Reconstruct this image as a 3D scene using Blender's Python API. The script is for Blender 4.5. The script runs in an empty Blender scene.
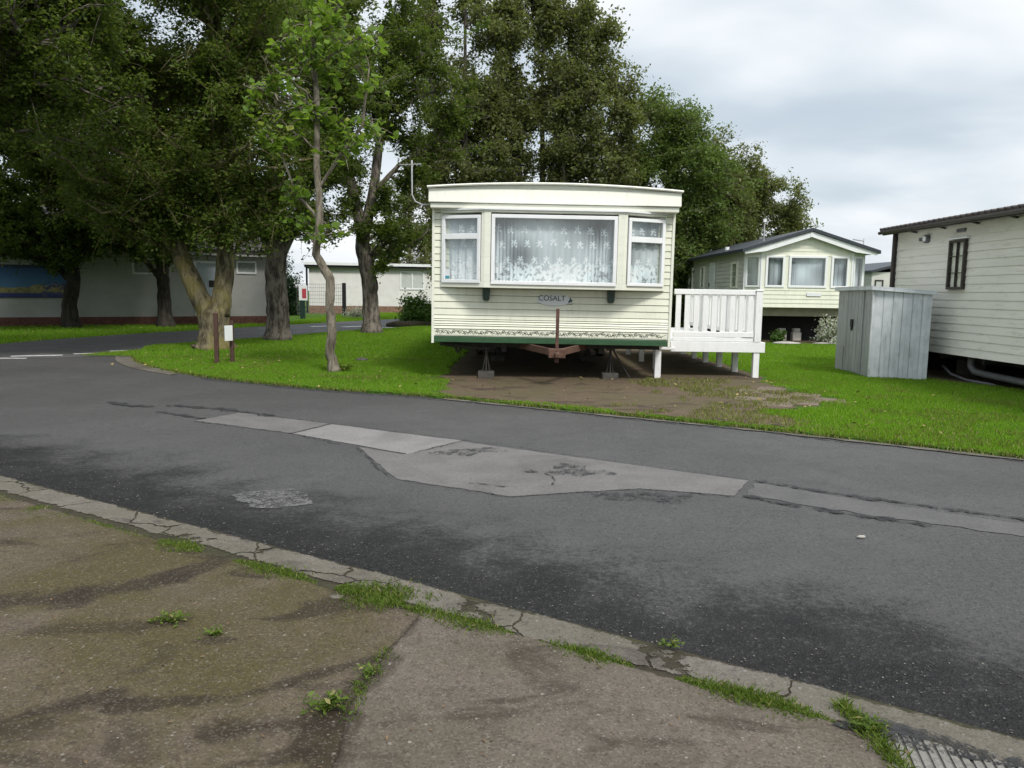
import bpy, math, random
import numpy as np
from mathutils import Vector, Matrix
random.seed(7)
SC = bpy.context.scene
COL = SC.collection
PI = math.pi

# ------------------------------------------------------------------ helpers
class MB:
    def __init__(s, xf=None):
        s.v = []; s.f = []; s.xf = xf
    def add(s, vs, fs):
        o = len(s.v)
        if s.xf is not None:
            vs = [tuple(s.xf @ Vector(p)) for p in vs]
        s.v += [tuple(p) for p in vs]
        s.f += [tuple(i + o for i in f) for f in fs]
    def box(s, x0, x1, y0, y1, z0, z1):
        s.add([(x0,y0,z0),(x1,y0,z0),(x1,y1,z0),(x0,y1,z0),(x0,y0,z1),(x1,y0,z1),(x1,y1,z1),(x0,y1,z1)],
              [(0,3,2,1),(4,5,6,7),(0,1,5,4),(1,2,6,5),(2,3,7,6),(3,0,4,7)])
    def beam(s, p0, p1, w, h, up=(0,0,1)):
        a, b = Vector(p0), Vector(p1); d = (b-a).normalized(); up = Vector(up)
        x = d.cross(up)
        if x.length < 1e-4: x = d.cross(Vector((1,0,0)))
        x.normalize(); z = x.cross(d)
        vs = []
        for q in (a, b):
            for i, j in ((-1,-1),(1,-1),(1,1),(-1,1)):
                vs.append(q + x*(i*w/2) + z*(j*h/2))
        s.add(vs, [(0,3,2,1),(4,5,6,7),(0,1,5,4),(1,2,6,5),(2,3,7,6),(3,0,4,7)])
    def tube(s, pts, rad, n=8, caps=True):
        pts = [Vector(p) for p in pts]
        if not hasattr(rad, '__len__'): rad = [rad]*len(pts)
        vs = []; fs = []; ref = None
        for i, p in enumerate(pts):
            d = (pts[min(i+1, len(pts)-1)] - pts[max(i-1, 0)]).normalized()
            if ref is None:
                ref = Vector((1,0,0)) if abs(d.x) < .8 else Vector((0,1,0))
            x = (ref - d*ref.dot(d)).normalized(); ref = x; y = d.cross(x)
            for k in range(n):
                a = 2*PI*k/n
                vs.append(p + (x*math.cos(a) + y*math.sin(a))*rad[i])
        for i in range(len(pts)-1):
            for k in range(n):
                a, b = i*n+k, i*n+(k+1) % n
                fs.append((a, b, b+n, a+n))
        if caps:
            fs.append(tuple(range(n))[::-1]); fs.append(tuple((len(pts)-1)*n+k for k in range(n)))
        s.add(vs, fs)
    def prism(s, poly, y0, y1, axis='y'):      # poly in (x,z), extruded along y ; axis='z': poly in (x,y); axis='x': poly in (y,z)
        n = len(poly)
        m = {'y': lambda p, t: (p[0], t, p[1]), 'z': lambda p, t: (p[0], p[1], t), 'x': lambda p, t: (t, p[0], p[1])}[axis]
        vs = [m(p, y0) for p in poly] + [m(p, y1) for p in poly]
        s.add(vs, [tuple(range(n)), tuple(range(2*n-1, n-1, -1))] + [(i, n+i, n+(i+1) % n, (i+1) % n) for i in range(n)])
    def cladding(s, x0, x1, z0, z1, pitch, d=.014, y=0):   # shiplap boards facing -y
        n = max(1, round((z1-z0)/pitch)); p = (z1-z0)/n
        for k in range(n):
            a = z0+k*p; b = a+p
            prof = [(y-d, a), (y-d*.9, a+p*.12), (y-d*.15, b-p*.10), (y, b), (y, a)]
            s.prism(prof, x0, x1, 'x')
    def build(s, name, m, parent=None, smooth=False, bevel=0, loc=None):
        me = bpy.data.meshes.new(name); me.from_pydata(s.v, [], s.f); me.update()
        if smooth: me.polygons.foreach_set('use_smooth', [True]*len(me.polygons))
        me.materials.append(m)
        o = bpy.data.objects.new(name, me); COL.objects.link(o)
        if parent: o.parent = parent
        if loc: o.location = loc
        import bmesh
        bm = bmesh.new(); bm.from_mesh(me); bmesh.ops.recalc_face_normals(bm, faces=bm.faces); bm.to_mesh(me); bm.free()
        if bevel:
            b = o.modifiers.new('bevel', 'BEVEL'); b.width = bevel; b.segments = 2; b.limit_method = 'ANGLE'
        return o

def fast_mesh(name, V, loops, nper, mat, parent=None, colors=None):
    """V (n,3) float, loops flat int array, nper verts per face"""
    me = bpy.data.meshes.new(name)
    V = np.asarray(V, np.float32); loops = np.asarray(loops, np.int32); nf = len(loops)//nper
    me.vertices.add(len(V)); me.vertices.foreach_set('co', V.ravel())
    me.loops.add(len(loops)); me.loops.foreach_set('vertex_index', loops)
    me.polygons.add(nf); me.polygons.foreach_set('loop_start', np.arange(0, nf*nper, nper, dtype=np.int32))
    me.polygons.foreach_set('loop_total', np.full(nf, nper, np.int32))
    me.update(calc_edges=True); me.validate()
    if colors is not None:
        a = me.color_attributes.new('Col', 'FLOAT_COLOR', 'POINT'); a.data.foreach_set('color', np.asarray(colors, np.float32).ravel())
    me.materials.append(mat)
    o = bpy.data.objects.new(name, me); COL.objects.link(o)
    if parent: o.parent = parent
    return o

def tag(o, label=None, cat=None, group=None, kind=None):
    if label: o['label'] = label
    if cat: o['category'] = cat
    if group: o['group'] = group
    if kind: o['kind'] = kind
    return o
def thing(name, label, cat, loc=(0,0,0), rz=0, group=None):
    o = bpy.data.objects.new(name, None); o.empty_display_size = .2; COL.objects.link(o)
    o.location = loc; o.rotation_euler = (0, 0, rz)
    return tag(o, label, cat, group)
def copy_tree(o, parent=None):
    c = o.copy(); COL.objects.link(c)
    if parent: c.parent = parent
    for ch in [k for k in bpy.data.objects if k.parent == o]: copy_tree(ch, c)
    return c

# ------------------------------------------------------------------ materials
def nt(m): return m.node_tree.nodes, m.node_tree.links
def newmat(name):
    m = bpy.data.materials.new(name); m.use_nodes = True
    N, L = nt(m); b = N['Principled BSDF']; return m, N, L, b
def rgba(c): return (c[0], c[1], c[2], 1)
def noise(N, L, vec, scale, detail=4, rough=.55, dist=0, sc=None):
    n = N.new('ShaderNodeTexNoise'); n.inputs['Scale'].default_value = scale; n.inputs['Detail'].default_value = detail
    n.inputs['Roughness'].default_value = rough; n.inputs['Distortion'].default_value = dist
    if sc:
        mp = N.new('ShaderNodeMapping'); mp.inputs['Scale'].default_value = sc; L.new(vec, mp.inputs['Vector']); vec = mp.outputs['Vector']
    L.new(vec, n.inputs['Vector']); return n.outputs['Fac']
def maprange(N, L, v, a, b, c=0, d=1):
    r = N.new('ShaderNodeMapRange'); r.clamp = True; r.interpolation_type = 'SMOOTHSTEP'
    for i, x in enumerate((a, b, c, d)): r.inputs[i+1].default_value = x
    L.new(v, r.inputs[0]); return r.outputs[0]
def mix(N, L, fac, a, b, mode='MIX'):
    m = N.new('ShaderNodeMix'); m.data_type = 'RGBA'; m.blend_type = mode
    if isinstance(fac, (int, float)): m.inputs['Factor'].default_value = fac
    else: L.new(fac, m.inputs['Factor'])
    for k, x in ((6, a), (7, b)):
        if isinstance(x, (tuple, list)): m.inputs[k].default_value = rgba(x)
        else: L.new(x, m.inputs[k])
    return m.outputs[2]
def math_(N, L, op, a, b=0):
    m = N.new('ShaderNodeMath'); m.operation = op
    for k, x in ((0, a), (1, b)):
        if isinstance(x, (int, float)): m.inputs[k].default_value = x
        else: L.new(x, m.inputs[k])
    return m.outputs[0]
def bump(N, L, b, h, strength=.3, dist=.01):
    n = N.new('ShaderNodeBump'); n.inputs['Strength'].default_value = strength; n.inputs['Distance'].default_value = dist
    L.new(h, n.inputs['Height']); L.new(n.outputs[0], b.inputs['Normal'])
def objco(N): return N.new('ShaderNodeTexCoord').outputs['Object']

def simple(name, col, rough=.5, var=.12, scale=6, metallic=0, dirt=None, dirt_amt=.0, bmp=0, bscale=60, stretch=None, spec=None):
    m, N, L, b = newmat(name); co = objco(N)
    f = noise(N, L, co, scale, 5, .6, sc=stretch)
    c = mix(N, L, maprange(N, L, f, .3, .7), tuple(x*(1-var) for x in col), tuple(min(1, x*(1+var)) for x in col))
    if dirt:
        g = noise(N, L, co, scale*2.3, 6, .7, sc=stretch)
        c = mix(N, L, maprange(N, L, g, .52, .72, 0, dirt_amt), c, dirt)
    L.new(c, b.inputs['Base Color']); b.inputs['Roughness'].default_value = rough; b.inputs['Metallic'].default_value = metallic
    if spec is not None: b.inputs['Specular IOR Level'].default_value = spec
    if bmp:
        bump(N, L, b, noise(N, L, co, bscale, 4, .6, sc=stretch), bmp, .01)
    return m

M = {}
M['cream'] = simple('cream_cladding', (.755,.76,.625), .38, .05, 1.2, dirt=(.42,.44,.31), dirt_amt=.35, stretch=(3,3,.9))
M['cream2'] = simple('cream_trim', (.765,.77,.66), .35, .03, 2, dirt=(.35,.36,.25), dirt_amt=.25, stretch=(1,1,4))
M['cornice'] = simple('white_cream_cornice', (.82,.825,.72), .35, .03, 2, dirt=(.35,.36,.25), dirt_amt=.2, stretch=(5,5,.8))
M['white'] = simple('white_plastic', (.80,.81,.81), .3, .03, 4, dirt=(.45,.46,.42), dirt_amt=.15)
M['deckwhite'] = simple('white_deck_plastic', (.82,.82,.82), .4, .03, 3, dirt=(.40,.42,.36), dirt_amt=.25, stretch=(3,3,1))
M['green'] = simple('green_band_paint', (.03,.085,.035), .4, .15, 5, dirt=(.03,.06,.03), dirt_amt=.6, stretch=(1,1,3))
M['dkgreen'] = simple('dark_green_paint', (.015,.04,.025), .4, .2, 8)
M['rust'] = simple('rusty_steel', (.10,.05,.033), .85, .35, 14, dirt=(.22,.15,.11), dirt_amt=.7, bmp=.4, bscale=80)
M['rustpost'] = simple('rust_brown_steel', (.09,.04,.03), .75, .3, 20, dirt=(.16,.12,.1), dirt_amt=.6, bmp=.3)
M['chassis'] = simple('dark_chassis_steel', (.022,.02,.018), .7, .3, 10, dirt=(.12,.07,.04), dirt_amt=.6)
M['block'] = simple('concrete_block', (.07,.064,.056), .95, .25, 14, bmp=.5, bscale=70)
M['rubber'] = simple('tyre_rubber', (.02,.02,.02), .8, .2, 10)
M['grey_roof'] = simple('slate_grey_roof_sheet', (.03,.036,.047), .5, .2, 6, dirt=(.11,.12,.11), dirt_amt=.4, bmp=.3, bscale=30)
M['dark_roof'] = simple('dark_brown_roof_tile', (.055,.045,.042), .75, .3, 8, dirt=(.14,.13,.11), dirt_amt=.6, bmp=.5, bscale=25)
M['brown'] = simple('dark_brown_frame', (.035,.026,.022), .4, .2, 8)
M['c3wall'] = simple('off_white_cladding', (.76,.735,.66), .45, .05, 1.4, dirt=(.30,.29,.25), dirt_amt=.4, stretch=(.7,.7,4))
M['c2side'] = simple('greyed_cream_cladding', (.58,.57,.53), .45, .05, 1.6, dirt=(.25,.25,.21), dirt_amt=.5, stretch=(.7,.7,4))
M['c2skirt'] = simple('beige_underfloor_board', (.30,.28,.20), .7, .1, 4, dirt=(.14,.13,.09), dirt_amt=.5)
M['underblack'] = simple('black_underfloor', (.012,.011,.01), .9, .2, 4)
M['pipe'] = simple('grey_waste_pipe', (.13,.13,.14), .5, .2, 10, dirt=(.05,.05,.04), dirt_amt=.5)
M['render'] = simple('shaded_white_render', (.42,.415,.39), .9, .06, 1.5, dirt=(.28,.29,.24), dirt_amt=.45, bmp=.3, bscale=50, stretch=(1,1,1))  # white lowered so the deep tree shade sits in the wall colour
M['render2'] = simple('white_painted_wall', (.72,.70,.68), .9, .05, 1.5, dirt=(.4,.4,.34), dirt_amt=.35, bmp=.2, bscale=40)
M['bricks'] = simple('red_brick_plinth', (.13,.055,.042), .9, .3, 9, dirt=(.05,.05,.03), dirt_amt=.6, bmp=.3)
M['black'] = simple('black_paint', (.012,.012,.013), .5, .2, 8)
M['greenpost'] = simple('dark_green_sign_post', (.01,.03,.025), .5, .2, 8)
M['wood'] = simple('brown_stained_post', (.07,.035,.025), .8, .3, 10, dirt=(.13,.1,.07), dirt_amt=.5, stretch=(6,6,1), bmp=.3)
M['notice'] = simple('white_notice_board', (.75,.76,.77), .4, .03, 10)
M['red'] = simple('red_sign_print', (.42,.05,.07), .5, .1, 20)
M['paint'] = simple('worn_white_road_paint', (.62,.62,.60), .8, .1, 6, dirt=(.1,.1,.1), dirt_amt=.9)
M['stone'] = simple('pale_stone', (.36,.34,.31), .9, .2, 8, bmp=.4)
M['slabs'] = simple('mossy_paving_slab', (.15,.115,.085), .9, .2, 7, dirt=(.08,.08,.03), dirt_amt=.7, bmp=.4)
M['aluminium'] = simple('dull_aluminium', (.40,.40,.41), .5, .1, 8)
M['bluepr'] = simple('blue_print', (.05,.28,.36), .5, .1, 8)
M['badge'] = simple('pale_badge_oval', (.70,.71,.73), .35, .02, 8)
M['ink'] = simple('dark_teal_lettering', (.02,.05,.07), .5, .1, 8)
M['scroll'] = simple('olive_scroll_print', (.045,.055,.035), .5, .25, 40)
M['roomdark'] = simple('dark_room', (.03,.03,.035), .8, .3, 3)  # near-black panels stand in for the unlit rooms behind the glass

def glass_mat():
    m, N, L, b = newmat('window_glass'); out = N['Material Output']
    t = N.new('ShaderNodeBsdfTransparent'); t.inputs[0].default_value = (.965,.98,.98,1)
    g = N.new('ShaderNodeBsdfGlossy'); g.inputs['Roughness'].default_value = .015
    lw_ = N.new('ShaderNodeLayerWeight'); lw_.inputs[0].default_value = .5
    f = math_(N, L, 'MULTIPLY_ADD', math_(N, L, 'POWER', lw_.outputs['Facing'], 4.0), .85); f.node.inputs[2].default_value = .06
    mx = N.new('ShaderNodeMixShader'); L.new(f, mx.inputs[0]); L.new(t.outputs[0], mx.inputs[1]); L.new(g.outputs[0], mx.inputs[2])
    L.new(mx.outputs[0], out.inputs[0]); return m
M['glass'] = glass_mat()
def attr_mat(name, rough=.8):
    m, N, L, b = newmat(name); a = N.new('ShaderNodeAttribute'); a.attribute_name = 'Col'
    L.new(a.outputs['Color'], b.inputs['Base Color']); b.inputs['Roughness'].default_value = rough; return m
M['lace'] = attr_mat('lace_curtain', .9)
M['mural'] = attr_mat('printed_banner', .5)

def galv():
    m, N, L, b = newmat('galvanised_sheet'); co = objco(N)
    f = noise(N, L, co, 3, 5, .65); g = noise(N, L, co, 14, 4, .6, sc=(1,1,.25))
    c = mix(N, L, maprange(N, L, f, .3, .7), (.51,.535,.56), (.66,.68,.705))
    c = mix(N, L, maprange(N, L, g, .5, .75, 0, .5), c, (.24,.25,.26))
    L.new(c, b.inputs['Base Color']); b.inputs['Metallic'].default_value = .35
    L.new(maprange(N, L, f, .3, .7, .38, .6), b.inputs['Roughness']); return m
M['galv'] = galv()
M['galvdoor'] = simple('shaded_door_sheet', (.36,.37,.37), .5, .12, 4, metallic=.3, dirt=(.16,.13,.10), dirt_amt=.5, stretch=(1,1,.3))  # darker copy of the sheet: shade of the sunless door face in its colour

def bark(name, a, b_, lichen=None, amt=0):
    m, N, L, b = newmat(name); co = objco(N)
    f = noise(N, L, co, 9, 6, .7, .5, sc=(1,1,.3)); g = noise(N, L, co, 2.2, 4, .6)
    c = mix(N, L, maprange(N, L, f, .36, .64), a, b_)
    if lichen: c = mix(N, L, maprange(N, L, g, .45, .62, 0, amt), c, lichen)
    L.new(c, b.inputs['Base Color']); b.inputs['Roughness'].default_value = .95; b.inputs['Specular IOR Level'].default_value = .2
    bump(N, L, b, f, .9, .05); return m
M['bark_moss'] = bark('lichen_covered_bark', (.055,.045,.03), (.22,.19,.12), (.19,.165,.05), .6)
M['bark_grey'] = bark('grey_fissured_bark', (.05,.042,.034), (.23,.20,.17))
M['bark_pale'] = bark('pale_mottled_bark', (.09,.075,.055), (.27,.24,.19))
M['bark_dark'] = bark('dark_bark', (.02,.018,.015), (.06,.052,.042))

def leafmat(name, dark, light, extra=None, transl=.35):
    m, N, L, b = newmat(name); out = N['Material Output']; co = objco(N)
    geo = N.new('ShaderNodeNewGeometry'); r = geo.outputs['Random Per Island']
    c = mix(N, L, r, dark, light)
    big = noise(N, L, co, .9, 3, .6)
    c = mix(N, L, maprange(N, L, big, .38, .66, 0, .6), c, tuple((x*.55+y*.45)*1.25 for x, y in zip(dark, light)))
    if extra:
        k = math_(N, L, 'GREATER_THAN', math_(N, L, 'FRACT', math_(N, L, 'MULTIPLY', r, 37.3)), .93)
        c = mix(N, L, k, c, extra)
    L.new(c, b.inputs['Base Color']); b.inputs['Roughness'].default_value = .55; b.inputs['Specular IOR Level'].default_value = .22
    t = N.new('ShaderNodeBsdfTranslucent'); c2 = mix(N, L, .5, c, (light[0]*1.5, light[1]*1.5, light[2]*.6)); L.new(c2, t.inputs[0])
    mx = N.new('ShaderNodeMixShader'); mx.inputs[0].default_value = transl
    L.new(b.outputs[0], mx.inputs[1]); L.new(t.outputs[0], mx.inputs[2]); L.new(mx.outputs[0], out.inputs[0]); return m
M['leaf_oak'] = leafmat('dark_green_leaves', (.038,.064,.013), (.118,.170,.032), (.20,.22,.06), .46)
M['leaf_grey'] = leafmat('grey_green_willow_leaves', (.070,.088,.030), (.178,.202,.074), (.27,.29,.17), .5)
M['leaf_mid'] = leafmat('fresh_green_leaves', (.06,.10,.022), (.14,.20,.05), (.2,.24,.09), .4)
M['leaf_maple'] = leafmat('bright_maple_leaves', (.07,.13,.02), (.20,.31,.045), (.34,.37,.09), .45)
M['leaf_conifer'] = leafmat('conifer_leaves', (.012,.03,.014), (.03,.06,.02))
M['leaf_bush'] = leafmat('bush_leaves', (.03,.07,.015), (.09,.17,.03))
M['leaf_silver'] = leafmat('variegated_silver_leaves', (.22,.25,.2), (.6,.62,.58), (.1,.14,.06))
M['blade'] = leafmat('grass_blades', (.11,.22,.012), (.20,.36,.03), (.34,.36,.12), .45)
M['blade_dry'] = leafmat('dry_grass_blades', (.09,.12,.02), (.22,.24,.06), (.3,.26,.13), .3)
M['weed'] = leafmat('weed_leaves', (.05,.09,.012), (.14,.20,.03), (.26,.24,.09), .35)

# ground materials
def turf():
    m, N, L, b = newmat('turf'); co = objco(N)
    f = noise(N, L, co, 1.1, 5, .6); g = noise(N, L, co, 40, 3, .6)
    c = mix(N, L, maprange(N, L, f, .3, .7), (.05,.115,.012), (.085,.165,.02))
    c = mix(N, L, maprange(N, L, g, .35, .7, 0, .7), c, (.035,.06,.012))
    L.new(c, b.inputs['Base Color']); b.inputs['Roughness'].default_value = 1; b.inputs['Specular IOR Level'].default_value = .1
    bump(N, L, b, g, 1, .03); return m
M['turf'] = turf()
NX, NY, NC = .518, .855, 2.83      # the near road edge:  NX*x + NY*y = NC
def edge_d(N, L, co):
    d = N.new('ShaderNodeVectorMath'); d.operation = 'DOT_PRODUCT'; L.new(co, d.inputs[0]); d.inputs[1].default_value = (NX, NY, 0)
    return math_(N, L, 'SUBTRACT', d.outputs['Value'], NC)
def asphalt():
    m, N, L, b = newmat('worn_asphalt'); co = objco(N)
    d = edge_d(N, L, co)
    big = noise(N, L, co, .45, 4, .55); med = noise(N, L, co, 2.2, 6, .65, .3); fine = noise(N, L, co, 26, 5, .75)
    streak = noise(N, L, co, 1.0, 4, .6, .2)
    vo = N.new('ShaderNodeTexVoronoi'); vo.inputs['Scale'].default_value = 95; L.new(co, vo.inputs['Vector'])
    sep = N.new('ShaderNodeSeparateColor'); L.new(vo.outputs['Color'], sep.inputs[0]); cell = sep.outputs[0]
    c = mix(N, L, maprange(N, L, big, .35, .65), (.054,.0515,.050), (.076,.073,.071))
    c = mix(N, L, maprange(N, L, med, .45, .72, 0, .45), c, (.05,.05,.051))
    c = mix(N, L, maprange(N, L, fine, .3, .75, 0, .5), c, (.094,.092,.090))
    # coarse black tar along the near edge
    dd = math_(N, L, 'ADD', d, math_(N, L, 'MULTIPLY', math_(N, L, 'SUBTRACT', med, .5), -1.5))
    dd = math_(N, L, 'ADD', dd, math_(N, L, 'MULTIPLY', math_(N, L, 'SUBTRACT', streak, .5), -1.0))
    dd = math_(N, L, 'ADD', dd, math_(N, L, 'MULTIPLY', math_(N, L, 'SUBTRACT', fine, .5), -2.2))
    tar = maprange(N, L, dd, .20, 1.15, 1, 0)
    tarc = mix(N, L, maprange(N, L, fine, .4, .7), (.006,.006,.006), (.026,.0255,.025))
    c = mix(N, L, math_(N, L, 'MULTIPLY', tar, .80), c, tarc)
    # dark band along the far kerb
    # chippings
    c = mix(N, L, math_(N, L, 'MULTIPLY', maprange(N, L, cell, .90, .99), .22), c, (.17,.165,.16))
    c = mix(N, L, math_(N, L, 'MULTIPLY', maprange(N, L, cell, .22, .1), .5), c, (.022,.022,.024))
    L.new(c, b.inputs['Base Color'])
    L.new(maprange(N, L, med, .3, .7, .62, .78), b.inputs['Roughness']); L.new(maprange(N, L, tar, 0, 1, .32, .12), b.inputs['Specular IOR Level'])
    h = math_(N, L, 'ADD', math_(N, L, 'MULTIPLY', vo.outputs['Distance'], math_(N, L, 'MULTIPLY_ADD', tar, 1.2)), fine)
    bump(N, L, b, h, .8, .008); return m
M['asphalt'] = asphalt()
def patchmat(name, a, c2):
    m, N, L, b = newmat(name); co = objco(N)
    med = noise(N, L, co, 3.2, 5, .6); fine = noise(N, L, co, 45, 5, .75)
    c = mix(N, L, maprange(N, L, med, .3, .7), a, c2)
    c = mix(N, L, maprange(N, L, fine, .35, .8, 0, .6), c, tuple(x*1.5 for x in c2))
    big_ = noise(N, L, co, 1.3, 4, .6, .6); c = mix(N, L, maprange(N, L, big_, .5, .7, 0, .4), c, tuple(x*.55 for x in a))
    c = mix(N, L, maprange(N, L, fine, .45, .25, 0, .5), c, tuple(x*.5 for x in a))
    L.new(c, b.inputs['Base Color']); b.inputs['Roughness'].default_value = .8; b.inputs['Specular IOR Level'].default_value = .3
    bump(N, L, b, fine, .4, .004); return m
M['patch1'] = patchmat('grey_patch_tarmac', (.105,.099,.095), (.138,.131,.126))
M['patch2'] = patchmat('pale_patch_tarmac', (.16,.153,.148), (.195,.185,.18))
M['patch3'] = patchmat('trench_patch_tarmac', (.076,.074,.072), (.098,.095,.092))
M['tar'] = patchmat('black_tar', (.018,.018,.02), (.035,.035,.037))
def wornmat(name, a, c2, lo, hi):
    m = patchmat(name, a, c2); N, L = nt(m); b = N['Principled BSDF']; co = objco(N)
    n = math_(N, L, 'ADD', math_(N, L, 'MULTIPLY', noise(N, L, co, 11, 6, .75, .3), .5), math_(N, L, 'MULTIPLY', noise(N, L, co, 60, 4, .8), .5))
    L.new(maprange(N, L, n, lo, hi), b.inputs['Alpha']); return m
M['tarworn'] = wornmat('worn_black_tar', (.022,.022,.023), (.045,.045,.047), .49, .56)
M['tarline'] = wornmat('broken_black_tar', (.018,.018,.019), (.04,.04,.042), .44, .54)
M['patchworn'] = wornmat('thin_grey_patch', (.10,.098,.096), (.14,.136,.132), .42, .56)
def segmask(N, L, co, p, q, w, nz):
    # a stain along the ground from p to q
    px, py = p; dx, dy = q[0]-p[0], q[1]-p[1]; l2 = dx*dx+dy*dy
    d = N.new('ShaderNodeVectorMath'); d.operation = 'DOT_PRODUCT'; L.new(co, d.inputs[0]); d.inputs[1].default_value = (dx/l2, dy/l2, 0)
    t = math_(N, L, 'SUBTRACT', d.outputs['Value'], (px*dx+py*dy)/l2); t.node.use_clamp = True
    v = N.new('ShaderNodeVectorMath'); v.operation = 'SCALE'; v.inputs[0].default_value = (dx, dy, 0); L.new(t, v.inputs['Scale'])
    a = N.new('ShaderNodeVectorMath'); a.operation = 'ADD'; L.new(v.outputs[0], a.inputs[0]); a.inputs[1].default_value = (px, py, .018)
    e = N.new('ShaderNodeVectorMath'); e.operation = 'DISTANCE'; L.new(a.outputs[0], e.inputs[0]); L.new(co, e.inputs[1])
    r = math_(N, L, 'ADD', e.outputs['Value'], math_(N, L, 'MULTIPLY', math_(N, L, 'SUBTRACT', nz, .5), -w*5))
    return maprange(N, L, r, w*.35, w*1.35, 1, 0)
def concrete(name, base, dark, moss, mossamt, peb, stains=()):
    m, N, L, b = newmat(name); co = objco(N)
    big = noise(N, L, co, .9, 5, .6, .4); med = noise(N, L, co, 3.5, 6, .7, .6); fine = noise(N, L, co, 30, 5, .75)
    st = noise(N, L, co, 1.6, 5, .6, 1.2, sc=(1,1.8,1))
    c = mix(N, L, maprange(N, L, med, .3, .7), base, tuple(x*1.28 for x in base))
    c = mix(N, L, maprange(N, L, big, .38, .6, 0, mossamt), c, moss)
    c = mix(N, L, maprange(N, L, st, .52, .66, 0, .75), c, dark)
    c = mix(N, L, maprange(N, L, fine, .52, .30, 0, .6), c, tuple(x*.45 for x in base))
    brk = maprange(N, L, fine, .30, .55, .45, 1.0)
    for p_, q_, w_, a_ in stains: c = mix(N, L, math_(N, L, 'MULTIPLY', math_(N, L, 'MULTIPLY', segmask(N, L, co, p_, q_, w_, med), brk), a_), c, dark)
    v = N.new('ShaderNodeTexVoronoi'); v.inputs['Scale'].default_value = 50; L.new(co, v.inputs['Vector'])
    s = N.new('ShaderNodeSeparateColor'); L.new(v.outputs['Color'], s.inputs[0])
    k = math_(N, L, 'MULTIPLY', maprange(N, L, s.outputs[0], .93, .96), maprange(N, L, v.outputs['Distance'], .42, .28))
    k = math_(N, L, 'MULTIPLY', k, maprange(N, L, fine, .38, .5))
    pc = mix(N, L, s.outputs[1], tuple(x*.6 for x in peb), peb)
    c = mix(N, L, math_(N, L, 'MULTIPLY', k, .55), c, pc)
    v2 = N.new('ShaderNodeTexVoronoi'); v2.inputs['Scale'].default_value = 150; L.new(co, v2.inputs['Vector'])
    s2 = N.new('ShaderNodeSeparateColor'); L.new(v2.outputs['Color'], s2.inputs[0])
    c = mix(N, L, maprange(N, L, s2.outputs[0], .72, 1, 0, .18), c, peb)
    c = mix(N, L, maprange(N, L, s2.outputs[1], .6, 1, 0, .45), c, dark)
    L.new(c, b.inputs['Base Color']); b.inputs['Roughness'].default_value = .92; b.inputs['Specular IOR Level'].default_value = .25
    h = math_(N, L, 'ADD', math_(N, L, 'MULTIPLY', fine, 1.0), math_(N, L, 'MULTIPLY', k, .5))
    h = math_(N, L, 'ADD', h, math_(N, L, 'MULTIPLY', med, 1.5))
    bump(N, L, b, h, .8, .008); return m
STAINS = [((-2.35,3.25),(-1.95,3.36),.10,.85),((-1.95,3.36),(-1.6,3.58),.09,.85),((-1.6,3.58),(-1.45,3.9),.06,.8),((-1.62,2.33),(-1.35,2.52),.05,.9),
          ((-1.30,2.45),(-.93,2.51),.045,.85),((-.93,2.51),(-.50,2.80),.04,.85),((-.9,2.3),(-.62,2.38),.07,.9),((-.62,2.2),(-.55,2.6),.05,.9),((-1.9,3.0),(-1.5,3.05),.06,.6)]
CR = [(-.34,3.42),(-.40,3.10),(-.46,2.88),(-.50,2.62),(-.53,2.45),(-.50,2.20),(-.52,1.7)]
CRK = [(a, b, .0095, 1.0) for a, b in zip(CR, CR[1:])]
DIRT = [((-.47,2.80),(-.54,2.42),.045,.75), ((-.54,2.42),(-.52,2.05),.06,.75), ((-.36,3.3),(-.42,3.0),.025,.6)]
AL = ('mossy_brown_concrete', (.094,.074,.054), (.024,.017,.011), (.064,.053,.016), .85, (.32,.29,.24), STAINS+CRK+DIRT)
AR = ('pebbly_grey_concrete', (.108,.090,.073), (.036,.028,.02), (.085,.07,.045), .5, (.34,.31,.27), CRK+DIRT)
M['ribbed'] = concrete('pale_ribbed_concrete', (.19,.18,.165), (.09,.083,.072), (.12,.11,.08), .3, (.34,.33,.31))
M['kerb'] = concrete('worn_kerb_concrete', (.135,.122,.105), (.05,.044,.036), (.09,.08,.05), .6, (.30,.29,.27))
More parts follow.
